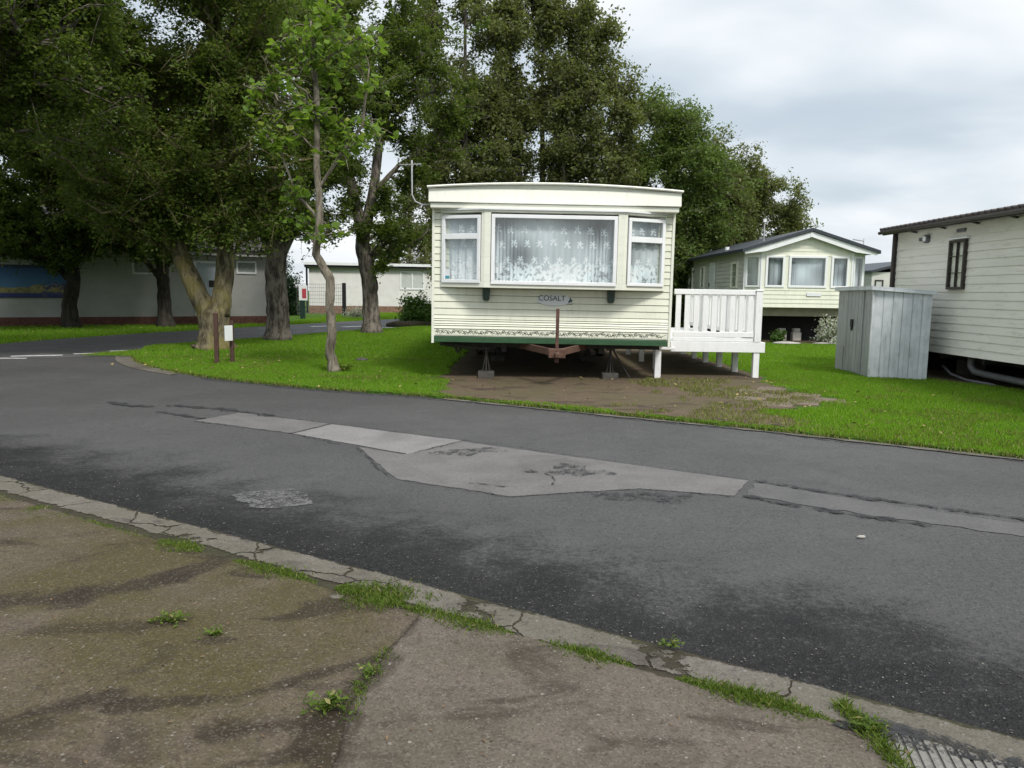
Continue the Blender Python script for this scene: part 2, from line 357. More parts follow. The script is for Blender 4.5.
def edged(name, base, lo, hi, amp, **k):
    # concrete whose road side is eaten away: present where lo < distance from the road edge < hi
    m = concrete(*base); N, L = nt(m); b = N['Principled BSDF']; co = objco(N)
    d = math_(N, L, 'MULTIPLY', edge_d(N, L, co), -1)
    n1 = noise(N, L, co, 2.6, 5, .65, .3); n2 = noise(N, L, co, 17, 5, .75)
    w = math_(N, L, 'ADD', math_(N, L, 'MULTIPLY', math_(N, L, 'SUBTRACT', n1, .5), amp), math_(N, L, 'MULTIPLY', math_(N, L, 'SUBTRACT', n2, .5), amp*.55))
    e = math_(N, L, 'ADD', d, w); a = maprange(N, L, e, lo, lo+.012)
    if hi: 
        e2 = math_(N, L, 'SUBTRACT', d, w); a = math_(N, L, 'MULTIPLY', a, maprange(N, L, e2, hi, hi-.012))
        v = N.new('ShaderNodeTexVoronoi'); v.feature = 'DISTANCE_TO_EDGE'; v.inputs['Scale'].default_value = 1.9
        dv = N.new('ShaderNodeVectorMath'); dv.operation = 'ADD'; L.new(co, dv.inputs[0])
        nn = N.new('ShaderNodeTexNoise'); nn.inputs['Scale'].default_value = 9; L.new(co, nn.inputs['Vector']); sc_ = N.new('ShaderNodeVectorMath'); sc_.operation = 'SCALE'; L.new(nn.outputs['Color'], sc_.inputs[0]); sc_.inputs['Scale'].default_value = .12
        L.new(sc_.outputs[0], dv.inputs[1]); L.new(dv.outputs[0], v.inputs['Vector'])
        a = math_(N, L, 'MULTIPLY', a, maprange(N, L, v.outputs['Distance'], .006, .016)); 
        a = math_(N, L, 'MULTIPLY', a, maprange(N, L, math_(N, L, 'ADD', math_(N, L, 'MULTIPLY', n1, .7), math_(N, L, 'MULTIPLY', n2, .3)), .38, .42))
    L.new(a, b.inputs['Alpha']); return m
M['apron_l'] = edged('a_', AL, .27, 0, .08); M['apron_r'] = edged('b_', AR, .225, 0, .07)
M['kerbstrip'] = edged('eroded_kerb_concrete', ('k_', (.128,.114,.096), (.055,.048,.04), (.10,.09,.06), .45, (.30,.29,.27)), -.005, .20, .14)
M['soil'] = concrete('bare_soil', (.100,.071,.047), (.034,.023,.015), (.085,.085,.03), .45, (.24,.20,.15))
M['jsoil'] = concrete('dark_joint_soil', (.04,.032,.022), (.02,.016,.012), (.04,.045,.015), .5, (.12,.1,.08))

# ------------------------------------------------------------------ geometry utils
def inpoly(x, y, poly):
    c = np.zeros(len(x), bool); n = len(poly); j = n-1
    for i in range(n):
        xi, yi = poly[i]; xj, yj = poly[j]
        k = ((yi > y) != (yj > y)) & (x < (xj-xi)*(y-yi)/((yj-yi) + 1e-12) + xi)
        c ^= k; j = i
    return c
def vnoise(x, y, s, seed=0):
    r = np.random.default_rng(seed).random((64, 64))
    X = x*s; Y = y*s; i = np.floor(X).astype(int); j = np.floor(Y).astype(int); fx = X-i; fy = Y-j
    fx = fx*fx*(3-2*fx); fy = fy*fy*(3-2*fy)
    g = lambda a, b: r[a % 64, b % 64]
    return (g(i,j)*(1-fx)+g(i+1,j)*fx)*(1-fy) + (g(i,j+1)*(1-fx)+g(i+1,j+1)*fx)*fy
def ragged(pts, amp, step, seed=1, closed=False):
    rr = random.Random(seed); out = []; P = list(pts) + ([pts[0]] if closed else [])
    for (x0,y0),(x1,y1) in zip(P, P[1:]):
        L_ = math.hypot(x1-x0, y1-y0); n = max(1, int(L_/step)); nx, ny = -(y1-y0)/max(L_,1e-6), (x1-x0)/max(L_,1e-6)
        for k in range(n):
            t = k/n; o = rr.gauss(0, amp) if not (k == 0 and not closed and not out) else 0
            out.append((x0+(x1-x0)*t+nx*o, y0+(y1-y0)*t+ny*o))
    if not closed: out.append(P[-1])
    return out
def smooth_line(pts, n=6):
    out = []
    P = [pts[0]] + list(pts) + [pts[-1]]
    for i in range(1, len(P)-2):
        p0, p1, p2, p3 = P[i-1:i+3]
        for k in range(n):
            t = k/n
            out.append(tuple(.5*((2*p1[a])+(-p0[a]+p2[a])*t+(2*p0[a]-5*p1[a]+4*p2[a]-p3[a])*t*t+(-p0[a]+3*p1[a]-3*p2[a]+p3[a])*t**3) for a in (0,1)))
    out.append(tuple(pts[-1])); return out
def sheet(name, poly, z, mat, thick=0, kind='structure'):
    m = MB()
    if thick: m.prism(poly, z-thick, z, 'z')
    else: m.add([(x, y, z) for x, y in poly], [tuple(range(len(poly)))])
    o = m.build(name, mat)
    # an upward normal
    if kind: o['kind'] = kind
    return o
def ribbon(name, pts, w, z, mat, seed=3, kind='structure', wj=.5):
    rr = random.Random(seed); m = MB(); vs = []
    for i, (x, y) in enumerate(pts):
        a = pts[max(0, i-1)]; b = pts[min(len(pts)-1, i+1)]; dx, dy = b[0]-a[0], b[1]-a[1]; l = math.hypot(dx, dy) or 1
        ww = w*(1+rr.uniform(-wj, wj)) * (0.25 if i in (0, len(pts)-1) else 1)
        vs += [(x-dy/l*ww/2, y+dx/l*ww/2, z), (x+dy/l*ww/2, y-dx/l*ww/2, z)]
    m.add(vs, [(2*i, 2*i+1, 2*i+3, 2*i+2) for i in range(len(pts)-1)])
    o = m.build(name, mat)
    if kind: o['kind'] = kind
    return o

def blades(name, X, Y, Z, H, W, mat, seed, lean=.5, parent=None):
    r = np.random.default_rng(seed); n = len(X)
    a = r.random(n)*2*PI; l = r.random(n)*lean*H; b = r.random(n)*2*PI
    base = np.stack([X, Y, Z], 1)
    side = np.stack([np.cos(a)*W/2, np.sin(a)*W/2, np.zeros(n)], 1)
    midd = base + np.stack([np.cos(b)*l*.35, np.sin(b)*l*.35, H*.55], 1)
    tip = base + np.stack([np.cos(b)*l, np.sin(b)*l, H], 1)
    V = np.stack([base-side, base+side, midd+side*.8, tip, midd-side*.8], 1).reshape(-1, 3)
    return fast_mesh(name, V, np.arange(n*5), 5, mat, parent)

def leaf_arrays(Cn, size, r, up=.6, aspect=.62):
    n = len(Cn); nr = r.normal(size=(n,3)); nr[:,2] = np.abs(nr[:,2]) + up; nr /= np.linalg.norm(nr, axis=1)[:,None]
    t = r.normal(size=(n,3)); t -= nr*np.sum(t*nr, 1)[:,None]; t /= np.linalg.norm(t, axis=1)[:,None]; b = np.cross(nr, t)
    s = size*(.4 + 1.0*r.random(n))[:,None]
    return np.stack([Cn-t*s*.5, Cn+b*s*aspect*.5-t*s*.08+nr*s*.12, Cn+t*s*.5, Cn-b*s*aspect*.5-t*s*.08+nr*s*.12], 1).reshape(-1, 3)

def along(path, t):
    f = t*(len(path)-1); i = min(int(f), len(path)-2); return path[i].lerp(path[i+1], f-i)

def tree(name, label, cat, base, trunks, blobs, nleaf, size, leaf, bk, seed, group=None, limbs=26, twigs=16, up=.6, tsides=10, aspect=.62, spread=.16, lr=.045, rough=.06):
    rr = random.Random(seed); r = np.random.default_rng(seed)
    root = thing(name, label, cat, (base[0], base[1], base[2] if len(base) > 2 else 0), group=group)
    m = MB(); tps = []
    for pts, rad in trunks:
        P = []; R = []
        for k in range(len(pts)-1):
            for q in range(5):
                t = q/5; p = Vector(pts[k]).lerp(Vector(pts[k+1]), t); j = rough*rad[k]
                P.append(p + Vector((rr.uniform(-j,j), rr.uniform(-j,j), 0))*(0 if (k == 0 and q == 0) else 1)); R.append((rad[k]+(rad[k+1]-rad[k])*t)*(1+rr.uniform(-.06,.06)))
        P.append(Vector(pts[-1])); R.append(rad[-1])
        if len(tps) == 0:
            for i in range(min(4, len(R))): R[i] *= 1 + .35*(1-i/4)**2
        m.tube(P, R, tsides); tps.append((P, R))
    LC = []; tot = sum(bx*by*bz for _, (bx,by,bz) in blobs)
    for (c, e) in blobs:
        frac = e[0]*e[1]*e[2]/tot; nl = max(3, int(limbs*frac)); n_here = int(nleaf*frac); pts_here = []
        for _ in range(nl):
            d = Vector((rr.gauss(0,1), rr.gauss(0,1), rr.gauss(0,1))).normalized()*(rr.uniform(.45, 1)**.6)
            tgt = Vector((c[0]+d.x*e[0], c[1]+d.y*e[1], c[2]+d.z*e[2]))
            best = None
            for P, R in tps:
                for i in range(2, len(P)):
                    p = P[i]
                    if p.z > tgt.z + .3 and i > 4: continue
                    k = (p-tgt).length + .5*abs((tgt.z-p.z) - .6*math.hypot(tgt.x-p.x, tgt.y-p.y)) + rr.uniform(0, .8)
                    if best is None or k < best[0]: best = (k, p, R[i])
            s = best[1]; L_ = (tgt-s).length; path = []
            mid = s.lerp(tgt, .5) + Vector((rr.uniform(-.15,.15), rr.uniform(-.15,.15), rr.uniform(.02,.2)))*L_
            for q in range(8):
                t = q/7; p = s*(1-t)**2 + mid*2*t*(1-t) + tgt*t*t
                path.append(p + Vector((rr.gauss(0,.02), rr.gauss(0,.02), rr.gauss(0,.02)))*L_*(t > 0))
            r0 = min(best[2]*.6, lr*(.5+L_*.35)); m.tube(path, [r0*(1-q/7)**.8 + .006 for q in range(8)], 5, False)
            for _ in range(twigs):
                a = along(path, rr.uniform(.25, 1)); dv = Vector((rr.gauss(0,1), rr.gauss(0,1), rr.gauss(.1,.8))).normalized()*rr.uniform(.25, .95)*min(1, max(e)/1.6)
                b = a + dv; mdl = a.lerp(b, .5) + Vector((0,0,.06))
                m.tube([a, mdl, b], [.010, .007, .003], 3, False)
                pts_here.append((a, mdl, b))
        ids = r.integers(0, len(pts_here), n_here)
        A = np.array([[tuple(q) for q in p] for p in pts_here]); w = r.random(len(A))**1.5   # some twigs fuller than others
        ids = r.choice(len(A), n_here, p=w/w.sum())
        t = r.random(n_here)[:,None]; t = t**.7
        Pn = A[ids,0]*(1-t) + A[ids,2]*t + r.normal(0, spread*.55, (n_here,3))
        LC.append(Pn)
    m.build('trunk', bk, root, smooth=True)
    LC = np.concatenate(LC)
    LC = LC[LC[:,2] > .15]
    V = leaf_arrays(LC, size, r, up, aspect)
    fast_mesh('crown', V, np.arange(len(V)), 4, leaf, root)
    return root

# ------------------------------------------------------------------ ground, road, lawns
sheet('ground', [(-400,-60),(400,-60),(400,700),(-400,700)], -.06, M['turf'])

lawn_front = smooth_line([(-8.1,16.9),(-7.75,15.9),(-7.1,14.7),(-6.3,13.6),(-4.92,12.25),(-3.02,11.05),(-.95,10.18),(.35,9.41),(2.61,8.06),(4.52,6.76),(7.2,4.9),(12,1.4),(22,-6)], 6)
lawn_back = [(40,-6),(60,60),(20,46),(4,38),(-3.3,31.5),(-4.3,28.6),(-5.4,26.6),(-6.2,25.0),(-6.75,22.4),(-7.3,20.9),(-8.2,19.5),(-8.6,18.4)]
lawn_poly = ragged(lawn_front, .025, .09, 5) + lawn_back
sheet('lawn', lawn_poly, .03, M['turf'], .05)
road_near = [(-30,21.48),(30,-14.87)]
road_poly = [(-40, (NC+.0+NX*40)/NY), (-14.5,17.1-0.0)]
# the road sheet: everything between the near kerb and the far verge
road_poly = [(-25,12.2), (-15.5, 12.0), (26, (NC-NX*26)/NY-.5), (40,-14), (60,60), (8,50), (-4.5,42), (-7.6,34), (-9.3,29.2), (-10.4,26), (-11.4,23.2), (-12.0,20.5), (-12.3,18.3), (-16,17.2), (-25,16.5)]
sheet('road', ragged(road_poly, .03, .4, 8, True), 0, M['asphalt'])

# kerb round the corner of the lawn
kp = smooth_line([(-8.3,17.2),(-7.95,15.9),(-7.3,14.6),(-6.45,13.45),(-5.4,12.5)], 6)
m = MB(); vs = []
for i, (x, y) in enumerate(kp):
    a = kp[max(0,i-1)]; b = kp[min(len(kp)-1,i+1)]; dx, dy = b[0]-a[0], b[1]-a[1]; l = math.hypot(dx, dy)
    w = .42*math.sin(PI*min(1, (i+2)/(len(kp)+1)))
    vs += [(x+dy/l*.12, y-dx/l*.12, .0), (x+dy/l*.12, y-dx/l*.12, .012), (x+dy/l*-w, y-dx/l*-w, .012), (x+dy/l*-w, y-dx/l*-w, .0)]
fs = []
for i in range(len(kp)-1):
    for k in range(3): fs.append((4*i+k, 4*i+k+1, 4*i+5+k, 4*i+4+k))
m.add(vs, fs); tag(m.build('corner_kerb', M['kerb']), kind='structure')

# ribbon of pale kerb stones all along the lawn edge, mostly overgrown
tag(ribbon('lawn_kerb', smooth_line([(-.9,10.08),(.35,9.31),(2.61,7.96),(4.52,6.66),(7.2,4.8)], 14), .07, .010, M['kerb'], 5, wj=.8), kind='structure')
tag(ribbon('dark_road_edge', [(x+.03, y-.10) for x, y in lawn_front[24:62]], .22, .004, M['tarworn'], 6, wj=.6), kind='structure')

# foreground concrete, in slabs
def nl(t, off=0):      # point on the near road edge: t metres along it from (-3.73,5.57)
    return (-3.73+.855*t - NX*off, 5.57-.518*t - NY*off)
# kerb stones
sheet('kerb_strip', [nl(-12,-.16), nl(14,-.16), nl(14,.34), nl(-12,.34)], .0135, M['kerbstrip'])
sheet('joint_soil', [nl(-12,-.02), nl(14,-.02), nl(14,8), nl(-12,8)], .009, M['jsoil'])
crack = smooth_line([(-.36,3.42),(-.42,3.2),(-.47,2.95),(-.49,2.72),(-.52,2.5),(-.50,2.25),(-.53,1.9),(-.5,0),(-.5,-5)], 5)
crack_r = ragged(crack, .012, .03, 21)
CL = [(-.30,3.60)] + CR + [(-.5,-5)]
sheet('concrete_apron', [nl(-12,.10)] + CL + [(-12,-5),(-18,13)], .018, M['apron_l'])
right_edge = ragged([(1.10,1.0),(1.155,2.2),(1.12,2.52)] , .012, .03, 24)
sheet('concrete_apron', [(1.05,-5)] + right_edge + CL, .0181, M['apron_r'])
# ribbed slab at the lower right
rs = MB(); ang = math.atan2(-.518, .855)
X0, Y0 = 1.20, 2.37
for k in range(50):
    w = .020; u0 = k*.031
    a = (math.cos(ang), math.sin(ang)); bq = (-.855*0 - .50, -.86)
    p = [(X0+a[0]*u0, Y0+a[1]*u0), (X0+a[0]*(u0+w), Y0+a[1]*(u0+w))]
    q = [(p[1][0]-.25*1.4, p[1][1]-1.4), (p[0][0]-.25*1.4, p[0][1]-1.4)]
    rs.prism([p[0], p[1], q[0], q[1]], .012, .0225, 'z')
rs.prism([(X0-.015, Y0+.005), (X0+a[0]*1.55, Y0+a[1]*1.55), (X0+a[0]*1.55-.35, Y0+a[1]*1.55-1.4), (X0-.37, Y0-1.4)], -.02, .016, 'z')
tag(rs.build('ribbed_slab', M['ribbed']), kind='structure')
tag(sheet('joint_tar', ragged([nl(5.8,.12), nl(6.4,.15), nl(7.5,.15), nl(7.5,.24), nl(6.2,.215), nl(5.95,.25), nl(5.75,.25)], .010, .03, 31, True), .0245, M['tarline']), kind='structure')

# patches in the road
def patch(poly, mat, z=.004, amp=.006, seed=1, name='road_patch'): return sheet(name, ragged(poly, amp, .08, seed, True), z, mat)
patch([(-3.34,8.13),(-3.07,8.71),(-1.9,8.06),(-2.15,7.49)], M['patch1'], seed=2)
patch([(-2.12,7.46),(-1.87,8.03),(-.46,7.23),(-.89,6.60)], M['patch2'], seed=3)
patch([(-1.36,6.86),(-.92,6.57),(-.47,7.20),(1.8,5.8),(1.57,5.34),(.93,5.51),(0,5.24),(-.86,5.70)], M['patch1'], z=.0035, seed=4)
patch([(1.64,5.36),(1.84,5.74),(2.4,5.28),(3.21,4.74),(4.6,3.9),(4.4,3.65),(3.07,4.50),(2.4,4.85)], M['patch3'], z=.0037, amp=.012, seed=5)
patch([(-9.9,14.9),(-9.8,16.2),(-8.9,15.9),(-8.4,15.6),(-8.9,15.1)], M['patch3'], seed=9)
patch([(-1.75,4.95),(-1.9,5.18),(-1.65,5.35),(-1.35,5.25),(-1.3,5.0),(-1.5,4.9)], M['patchworn'], z=.0045, amp=.03, seed=12)
def tl(pts, w, seed, z=.009): ribbon('tar_line', ragged(pts, .012, .05, seed), w*1.15, z, M['tarline'], seed, wj=.8)
def tl2(*a): tl(a[0], a[1]*.45, a[2])
tl([(1.62,5.33),(2.0,5.04),(2.4,4.78),(2.62,4.66)], .055, 1); tl([(1.85,5.78),(2.3,5.46),(2.8,5.14),(3.4,4.78),(4.4,4.2)], .05, 2)
tl2([(-1.40,6.88),(-.88,5.68)], .03, 3); tl2([(-.88,6.56),(-.44,7.22)], .03, 4); tl2([(-3.36,8.12),(-2.15,7.46),(-1.4,6.86)], .022, 5); tl2([(-3.07,8.73),(-1.87,8.05),(-.45,7.25),(1.82,5.82)], .018, 6)
tl2([(-.86,5.68),(0,5.23),(.93,5.49),(1.57,5.32)], .02, 7); tl2([(.26,5.95),(.32,5.72),(.30,5.55)], .025, 8); tl2([(-.35,5.62),(-.1,5.5),(.05,5.48)], .025, 9)
tl([(-4.9,9.4),(-4.5,9.1),(-4.2,9.05)], .10, 10); tl([(-4.1,9.2),(-3.4,8.95),(-2.9,8.7),(-2.6,8.45)], .10, 11); tl([(-4.0,8.7),(-3.5,8.4),(-3.3,8.22)], .07, 12)
patch([(-.3,6.62),(-.55,6.5),(-.7,6.62),(-.6,6.72),(-.38,6.86),(-.2,6.95),(-.05,6.8)], M['tarworn'], .0095, .04, 13, 'tar_stain')
patch([(.05,6.02),(.3,6.05),(.45,6.35),(.62,6.1),(.85,5.95),(.6,5.9),(.35,5.85)], M['tarworn'], .0095, .04, 14, 'tar_stain')
patch([(.55,5.35),(.9,5.42),(1.2,5.30),(1.3,5.18),(1.0,5.12),(.7,5.2)], M['tarworn'], .0095, .04, 15, 'tar_stain')

# worn white dashes
def dash(p0, p1, w=.13, sd=1):
    (x0,y0),(x1,y1) = p0, p1; l = math.hypot(x1-x0,y1-y0); nx, ny = -(y1-y0)/l*w/2, (x1-x0)/l*w/2
    sheet('road_marking', ragged([(x0-nx,y0-ny),(x1-nx,y1-ny),(x1+nx,y1+ny),(x0+nx,y0+ny)], .008, .06, sd, True), .005, M['paint'])
dash((-10.9,14.7),(-9.35,14.95),.14,1); dash((-9.9,15.35),(-9.12,15.75),.20,2); dash((-9.06,16.05),(-8.5,16.5),.18,3); dash((-8.75,16.9),(-8.3,17.3),.18,4)
dash((-7.6,29.4),(-7.1,30.0),.3,5); dash((-6.4,29.4),(-5.8,30.4),.3,6); dash((-5.0,28.7),(-4.5,29.6),.3,7)

# soil under the caravans
soil1 = smooth_line([(-1.12,12.7),(-1.05,11.2),(-.95,10.30),(-.25,9.90),(.62,9.32),(1.5,8.82),(2.3,8.36),(3.0,8.05),(3.25,8.5),(3.0,9.1),(3.6,9.6),(4.3,10.2),(4.0,11.3),(4.15,12.6),(4.2,16),(4.1,19.5)], 5)
soil_poly = ragged(soil1, .05, .12, 40) + [(4.1,23),(-.9,23),(-1.0,18)]
sheet('bare_soil', soil_poly, .036, M['soil'])
soil2 = ragged(smooth_line([(7.25,15.4),(7.1,13.5),(7.45,12.4),(7.75,11.5),(7.6,9),(7.5,5)], 4), .04, .12, 41) + [(12,5),(12,15.4)]
sheet('bare_soil', soil2, .036, M['soil'])
soil3 = ragged([(6.6,22.9),(8.0,22.35),(9.3,22.5),(10.9,22.45),(11,33),(6.8,33)], .05, .15, 42, True)
sheet('bare_soil', soil3, .036, M['soil'])

# ---- grass blades
rng = np.random.default_rng(3)
def scatter(poly, dens, seed):
    P = np.array(poly); x0, y0 = P.min(0); x1, y1 = P.max(0); r = np.random.default_rng(seed); n = int((x1-x0)*(y1-y0)*dens)
    x = x0+(x1-x0)*r.random(n); y = y0+(y1-y0)*r.random(n); k = inpoly(x, y, poly); return x[k], y[k]
def frame_ok(x, y):   # inside the wedge the camera could see, plus a margin
    return (np.abs(x) < y*.72 + 2)
def keep_out(x, y):
    s = inpoly(x + (vnoise(x, y, 2.2, 1)-.5)*.5, y + (vnoise(x, y, 2.2, 2)-.5)*.5, soil_poly) | inpoly(x, y, soil2) | inpoly(x, y, soil3)
    sh = (x > 6.3) & (x < 7.2) & (y > 13.4) & (y < 15.3)
    return s | sh
cr = lawn_front
nearp = cr + [(40,-6),(40,14),(11,22.4),(-8.6,22)]
x, y = scatter([p for p in cr if p[0] < 8.5] + [(8.5,15.5),(-8.6,15.5)], 2600, 1)
k = frame_ok(x, y) & ~keep_out(x, y); x, y = x[k], y[k]
h = .012 + .022*rng.random(len(x)) + .026*vnoise(x, y, 2.5, 4)*vnoise(x, y, .8, 6)
tag(blades('grass', x, y, np.full(len(x), .028), h, np.full(len(x), .011), M['blade'], 1), 'short bright green grass covering the lawn', 'grass', kind='stuff')
x, y = scatter([(-8.4,15.5),(12,15.5),(12,33),(-3.3,31),(-5.4,26.4),(-6.7,22.4),(-8.5,18.4)], 700, 2)
k = frame_ok(x, y) & ~keep_out(x, y) & inpoly(x, y, lawn_poly) & ~((x > -1) & (x < 2.4) & (y > 12.4)); x, y = x[k], y[k]
h = .025 + .03*rng.random(len(x))
tag(blades('grass', x, y, np.full(len(x), .028), h, np.full(len(x), .02), M['blade'], 2), 'short grass further back on the lawn beyond the first trees', 'grass', kind='stuff')
x, y = scatter([p for p in cr if p[0] < 8.5] + [(8.5,15.5),(-8.6,15.5)], 900, 21)
k = frame_ok(x, y) & ~keep_out(x, y) & (vnoise(x, y, .9, 22)*.6+vnoise(x, y, 3.3, 23)*.5 > .66); x, y = x[k], y[k]
tag(blades('dry_grass', x, y, np.full(len(x), .028), .02+.03*rng.random(len(x)), np.full(len(x), .010), M['blade_dry'], 24, 1.0), 'yellowish dry tufts mixed into the short lawn grass', 'grass', kind='stuff')
# ragged lawn edge by the road, longer and yellower
ex = []; ey = []; eh = []
fr = np.array(ragged(lawn_front, 0, .02, 3)); fr = fr[(fr[:,0] < 7.5) & (fr[:,1] < 17)]
n = 11000; id_ = rng.integers(0, len(fr), n); offs = np.abs(rng.normal(0, .06, n))
dx = rng.normal(0, .05, n); ax = fr[id_,0] + dx + offs*.3; ay = fr[id_,1] + rng.normal(0, .05, n) + .03
dens = vnoise(ax, ay, 1.7, 9) + .5*vnoise(ax, ay, 6, 10); kk = dens > .5
ax, ay = ax[kk], ay[kk]
tag(blades('verge_grass', ax, ay, np.full(len(ax), .012), .012+.032*rng.random(len(ax)), np.full(len(ax), .010), M['blade_dry'], 5, 1.1), 'ragged yellow-green grass creeping over the kerb beside the bare earth', 'grass', kind='stuff')
# sparse grass on the soil near the road and by the slabs
x, y = scatter(soil_poly, 900, 7); d = y - (9.9-.62*x)
k = (y < 12.6) & (vnoise(x, y, 1.3, 12)*.6+vnoise(x, y, 4, 13)*.6 + np.clip((x-1.0)*.22, -.3, .35) - np.clip(d-.1, 0, 1.2)*.25 > .73); x, y = x[k], y[k]
tag(blades('sparse_grass', x, y, np.full(len(x), .034), .015+.035*rng.random(len(x)), np.full(len(x), .010), M['blade_dry'], 6, 1.2), 'thin yellowish grass on the trampled earth in front of the caravan', 'grass', kind='stuff')
# far verge by the long white building
x, y = scatter([(-20,16.8),(-12.3,18.3),(-12,20.5),(-11.4,23.2),(-10.4,26),(-9.3,29.2),(-7.6,34),(-5,41),(-7,48),(-20,48)], 260, 8)
k = frame_ok(x, y) & ~((y-26.1) > (x+17.15)*.676 - .1) | ((x > -9.6) & (y > 27)); x, y = x[k], y[k]
tag(blades('verge_grass', x, y, np.full(len(x), -.06), .08+.08*rng.random(len(x)), np.full(len(x), .035), M['blade'], 7), 'dull green grass along the foot of the long white building', 'grass', kind='stuff')

# grass in the joint between kerb and concrete: runs given in metres along the edge
def joint_run(t0, t1, off, w, hh, dens, seed):
    w = w*1.5; hh = hh*.62; dens = dens*1.5; off = off+.02
    r = np.random.default_rng(seed); n = int((t1-t0)*dens); t = t0+(t1-t0)*r.random(n)
    env = np.sin(np.pi*(t-t0)/(t1-t0))**.5; o = off + r.normal(0, 1, n)*w*env
    kk = (vnoise(t, o*0, 5, seed) + .5*vnoise(t*3, o*20, 5, seed+40) + .25*r.random(n)) > .62; t, o, env = t[kk], o[kk], env[kk]; n = len(t)
    return -3.73+.855*t-NX*o, 5.57-.518*t-NY*o, hh*(.25+.75*r.random(n)**1.5+.5*vnoise(t, o, 9, seed))*env
runs = [(-1.2,.30,.42,.12,.06,5200,1),(.1,.9,.30,.02,.02,1200,12),(1.4,2.3,.27,.012,.018,1200,13),(1.0,1.45,.30,.03,.035,2200,2),(2.25,2.62,.26,.03,.035,2200,3),(2.85,3.45,.24,.025,.03,2000,4),(3.55,4.05,.20,.05,.045,3200,5),
        (3.95,4.55,.22,.022,.035,2600,6),(4.62,5.05,.20,.02,.03,2200,7),(5.2,5.75,.19,.022,.035,2600,8),(6.38,6.9,.20,.03,.05,2800,10)]
JX, JY, JH = [np.concatenate(a) for a in zip(*[joint_run(*q) for q in runs])]
# grass curling down the joint to the right of the slab
t = rng.random(1500); cx = 1.135+.03*np.sin(t*3)+rng.normal(0,.018,1500); cy = 2.52-.75*t
JX = np.concatenate([JX, cx]); JY = np.concatenate([JY, cy]); JH = np.concatenate([JH, .03*(.4+rng.random(1500))])
t = rng.random(700); c_ = np.array(crack); ii = (t*(len(c_)*.55)).astype(int); sel = vnoise(t*3, t*0, 4, 5) > .5
JX = np.concatenate([JX, c_[ii,0][sel]+rng.normal(0,.02,sel.sum())]); JY = np.concatenate([JY, c_[ii,1][sel]+rng.normal(0,.03,sel.sum())]); JH = np.concatenate([JH, .02*(.4+rng.random(sel.sum()))])
tag(blades('joint_grass', JX, JY, np.full(len(JX), .012), JH, .003+.004*rng.random(len(JX)), M['weed'], 9, 1.6), 'green grass growing in the joint between kerb stones and concrete', 'grass', kind='stuff')

# loose chippings
def pebbles(name, X, Y, Z, S, mat, seed):
    r = np.random.default_rng(seed); n = len(X); o = np.array([[1,0,0],[-1,0,0],[0,1,0],[0,-1,0],[0,0,1],[0,0,-1]], float)
    V = o[None]*(.5+.7*r.random((n,6,1)))*S[:,None,None]; V[:,:,2] *= .55
    a = r.random(n)*2*PI; ca, sa = np.cos(a)[:,None], np.sin(a)[:,None]
    vx = V[:,:,0]*ca-V[:,:,1]*sa; vy = V[:,:,0]*sa+V[:,:,1]*ca; V = np.stack([vx+X[:,None], vy+Y[:,None], V[:,:,2]+Z[:,None]], 2).reshape(-1,3)
    F = np.array([[0,2,4],[2,1,4],[1,3,4],[3,0,4],[2,0,5],[1,2,5],[3,1,5],[0,3,5]]); Fs = (F[None]+6*np.arange(n)[:,None,None]).ravel()
    return fast_mesh(name, V, Fs, 3, mat)
def pebmat():
    m, N, L, b = newmat('mixed_chippings'); g = N.new('ShaderNodeNewGeometry')
    c = mix(N, L, g.outputs['Random Per Island'], (.04,.036,.032), (.24,.22,.19)); L.new(c, b.inputs['Base Color']); b.inputs['Roughness'].default_value = .85; return m
M['peb'] = pebmat()
r = np.random.default_rng(5); n = 2600; t = -3+10*r.random(n); o = .25 + 2.9*r.random(n)**1.2
x = -3.73+.855*t-NX*o; y = 5.57-.518*t-NY*o; kk = vnoise(x, y, 2, 30) > .35
tag(pebbles('loose_chippings', x[kk], y[kk], np.full(kk.sum(), .020), .0018+.005*r.random(kk.sum())**3, M['peb'], 2), 'small loose stones scattered on the foreground concrete', 'gravel', kind='stuff')
n = 2200; t = -3+10*r.random(n); o = -np.abs(r.normal(0,.35,n))
x = -3.73+.855*t-NX*o; y = 5.57-.518*t-NY*o
tag(pebbles('loose_chippings', x, y, np.full(n, .003), .002+.005*r.random(n)**2, M['peb'], 3), 'small loose stones along the near edge of the dark road', 'gravel', kind='stuff')
M['debris'] = simple('dry_leaf_bits', (.13,.085,.045), .9, .4, 30)
n = 420; x = -2.6+4*r.random(n); y = 1.6+3*r.random(n); kk = (NX*x+NY*y < NC-.25) & (vnoise(x, y, 1.5, 31) > .4); Cn = np.stack([x[kk], y[kk], np.full(kk.sum(), .024)], 1)
V = leaf_arrays(Cn, .018, r, 3, .4); tag(fast_mesh('leaf_litter', V, np.arange(len(V)), 4, M['debris']), 'tiny brown leaf scraps lying on the foreground concrete', 'leaf litter', kind='stuff')

x, y = scatter([(-7.5,13.5),(-3,10.8),(1,9.6),(4,7.8),(6,6.4),(6,12),(-3,16),(-8,19)], 3.2, 77); kz = y < 25
V = leaf_arrays(np.stack([x, y, np.full(len(x), .06)], 1), .055, np.random.default_rng(8), 2.5, .6); tag(fast_mesh('fallen_leaves', V, np.arange(len(V)), 4, simple('yellowed_leaves', (.26,.20,.07), .8, .4, 3)), 'scattered small yellow and brown leaves lying on the lawn', 'leaf litter', kind='stuff')
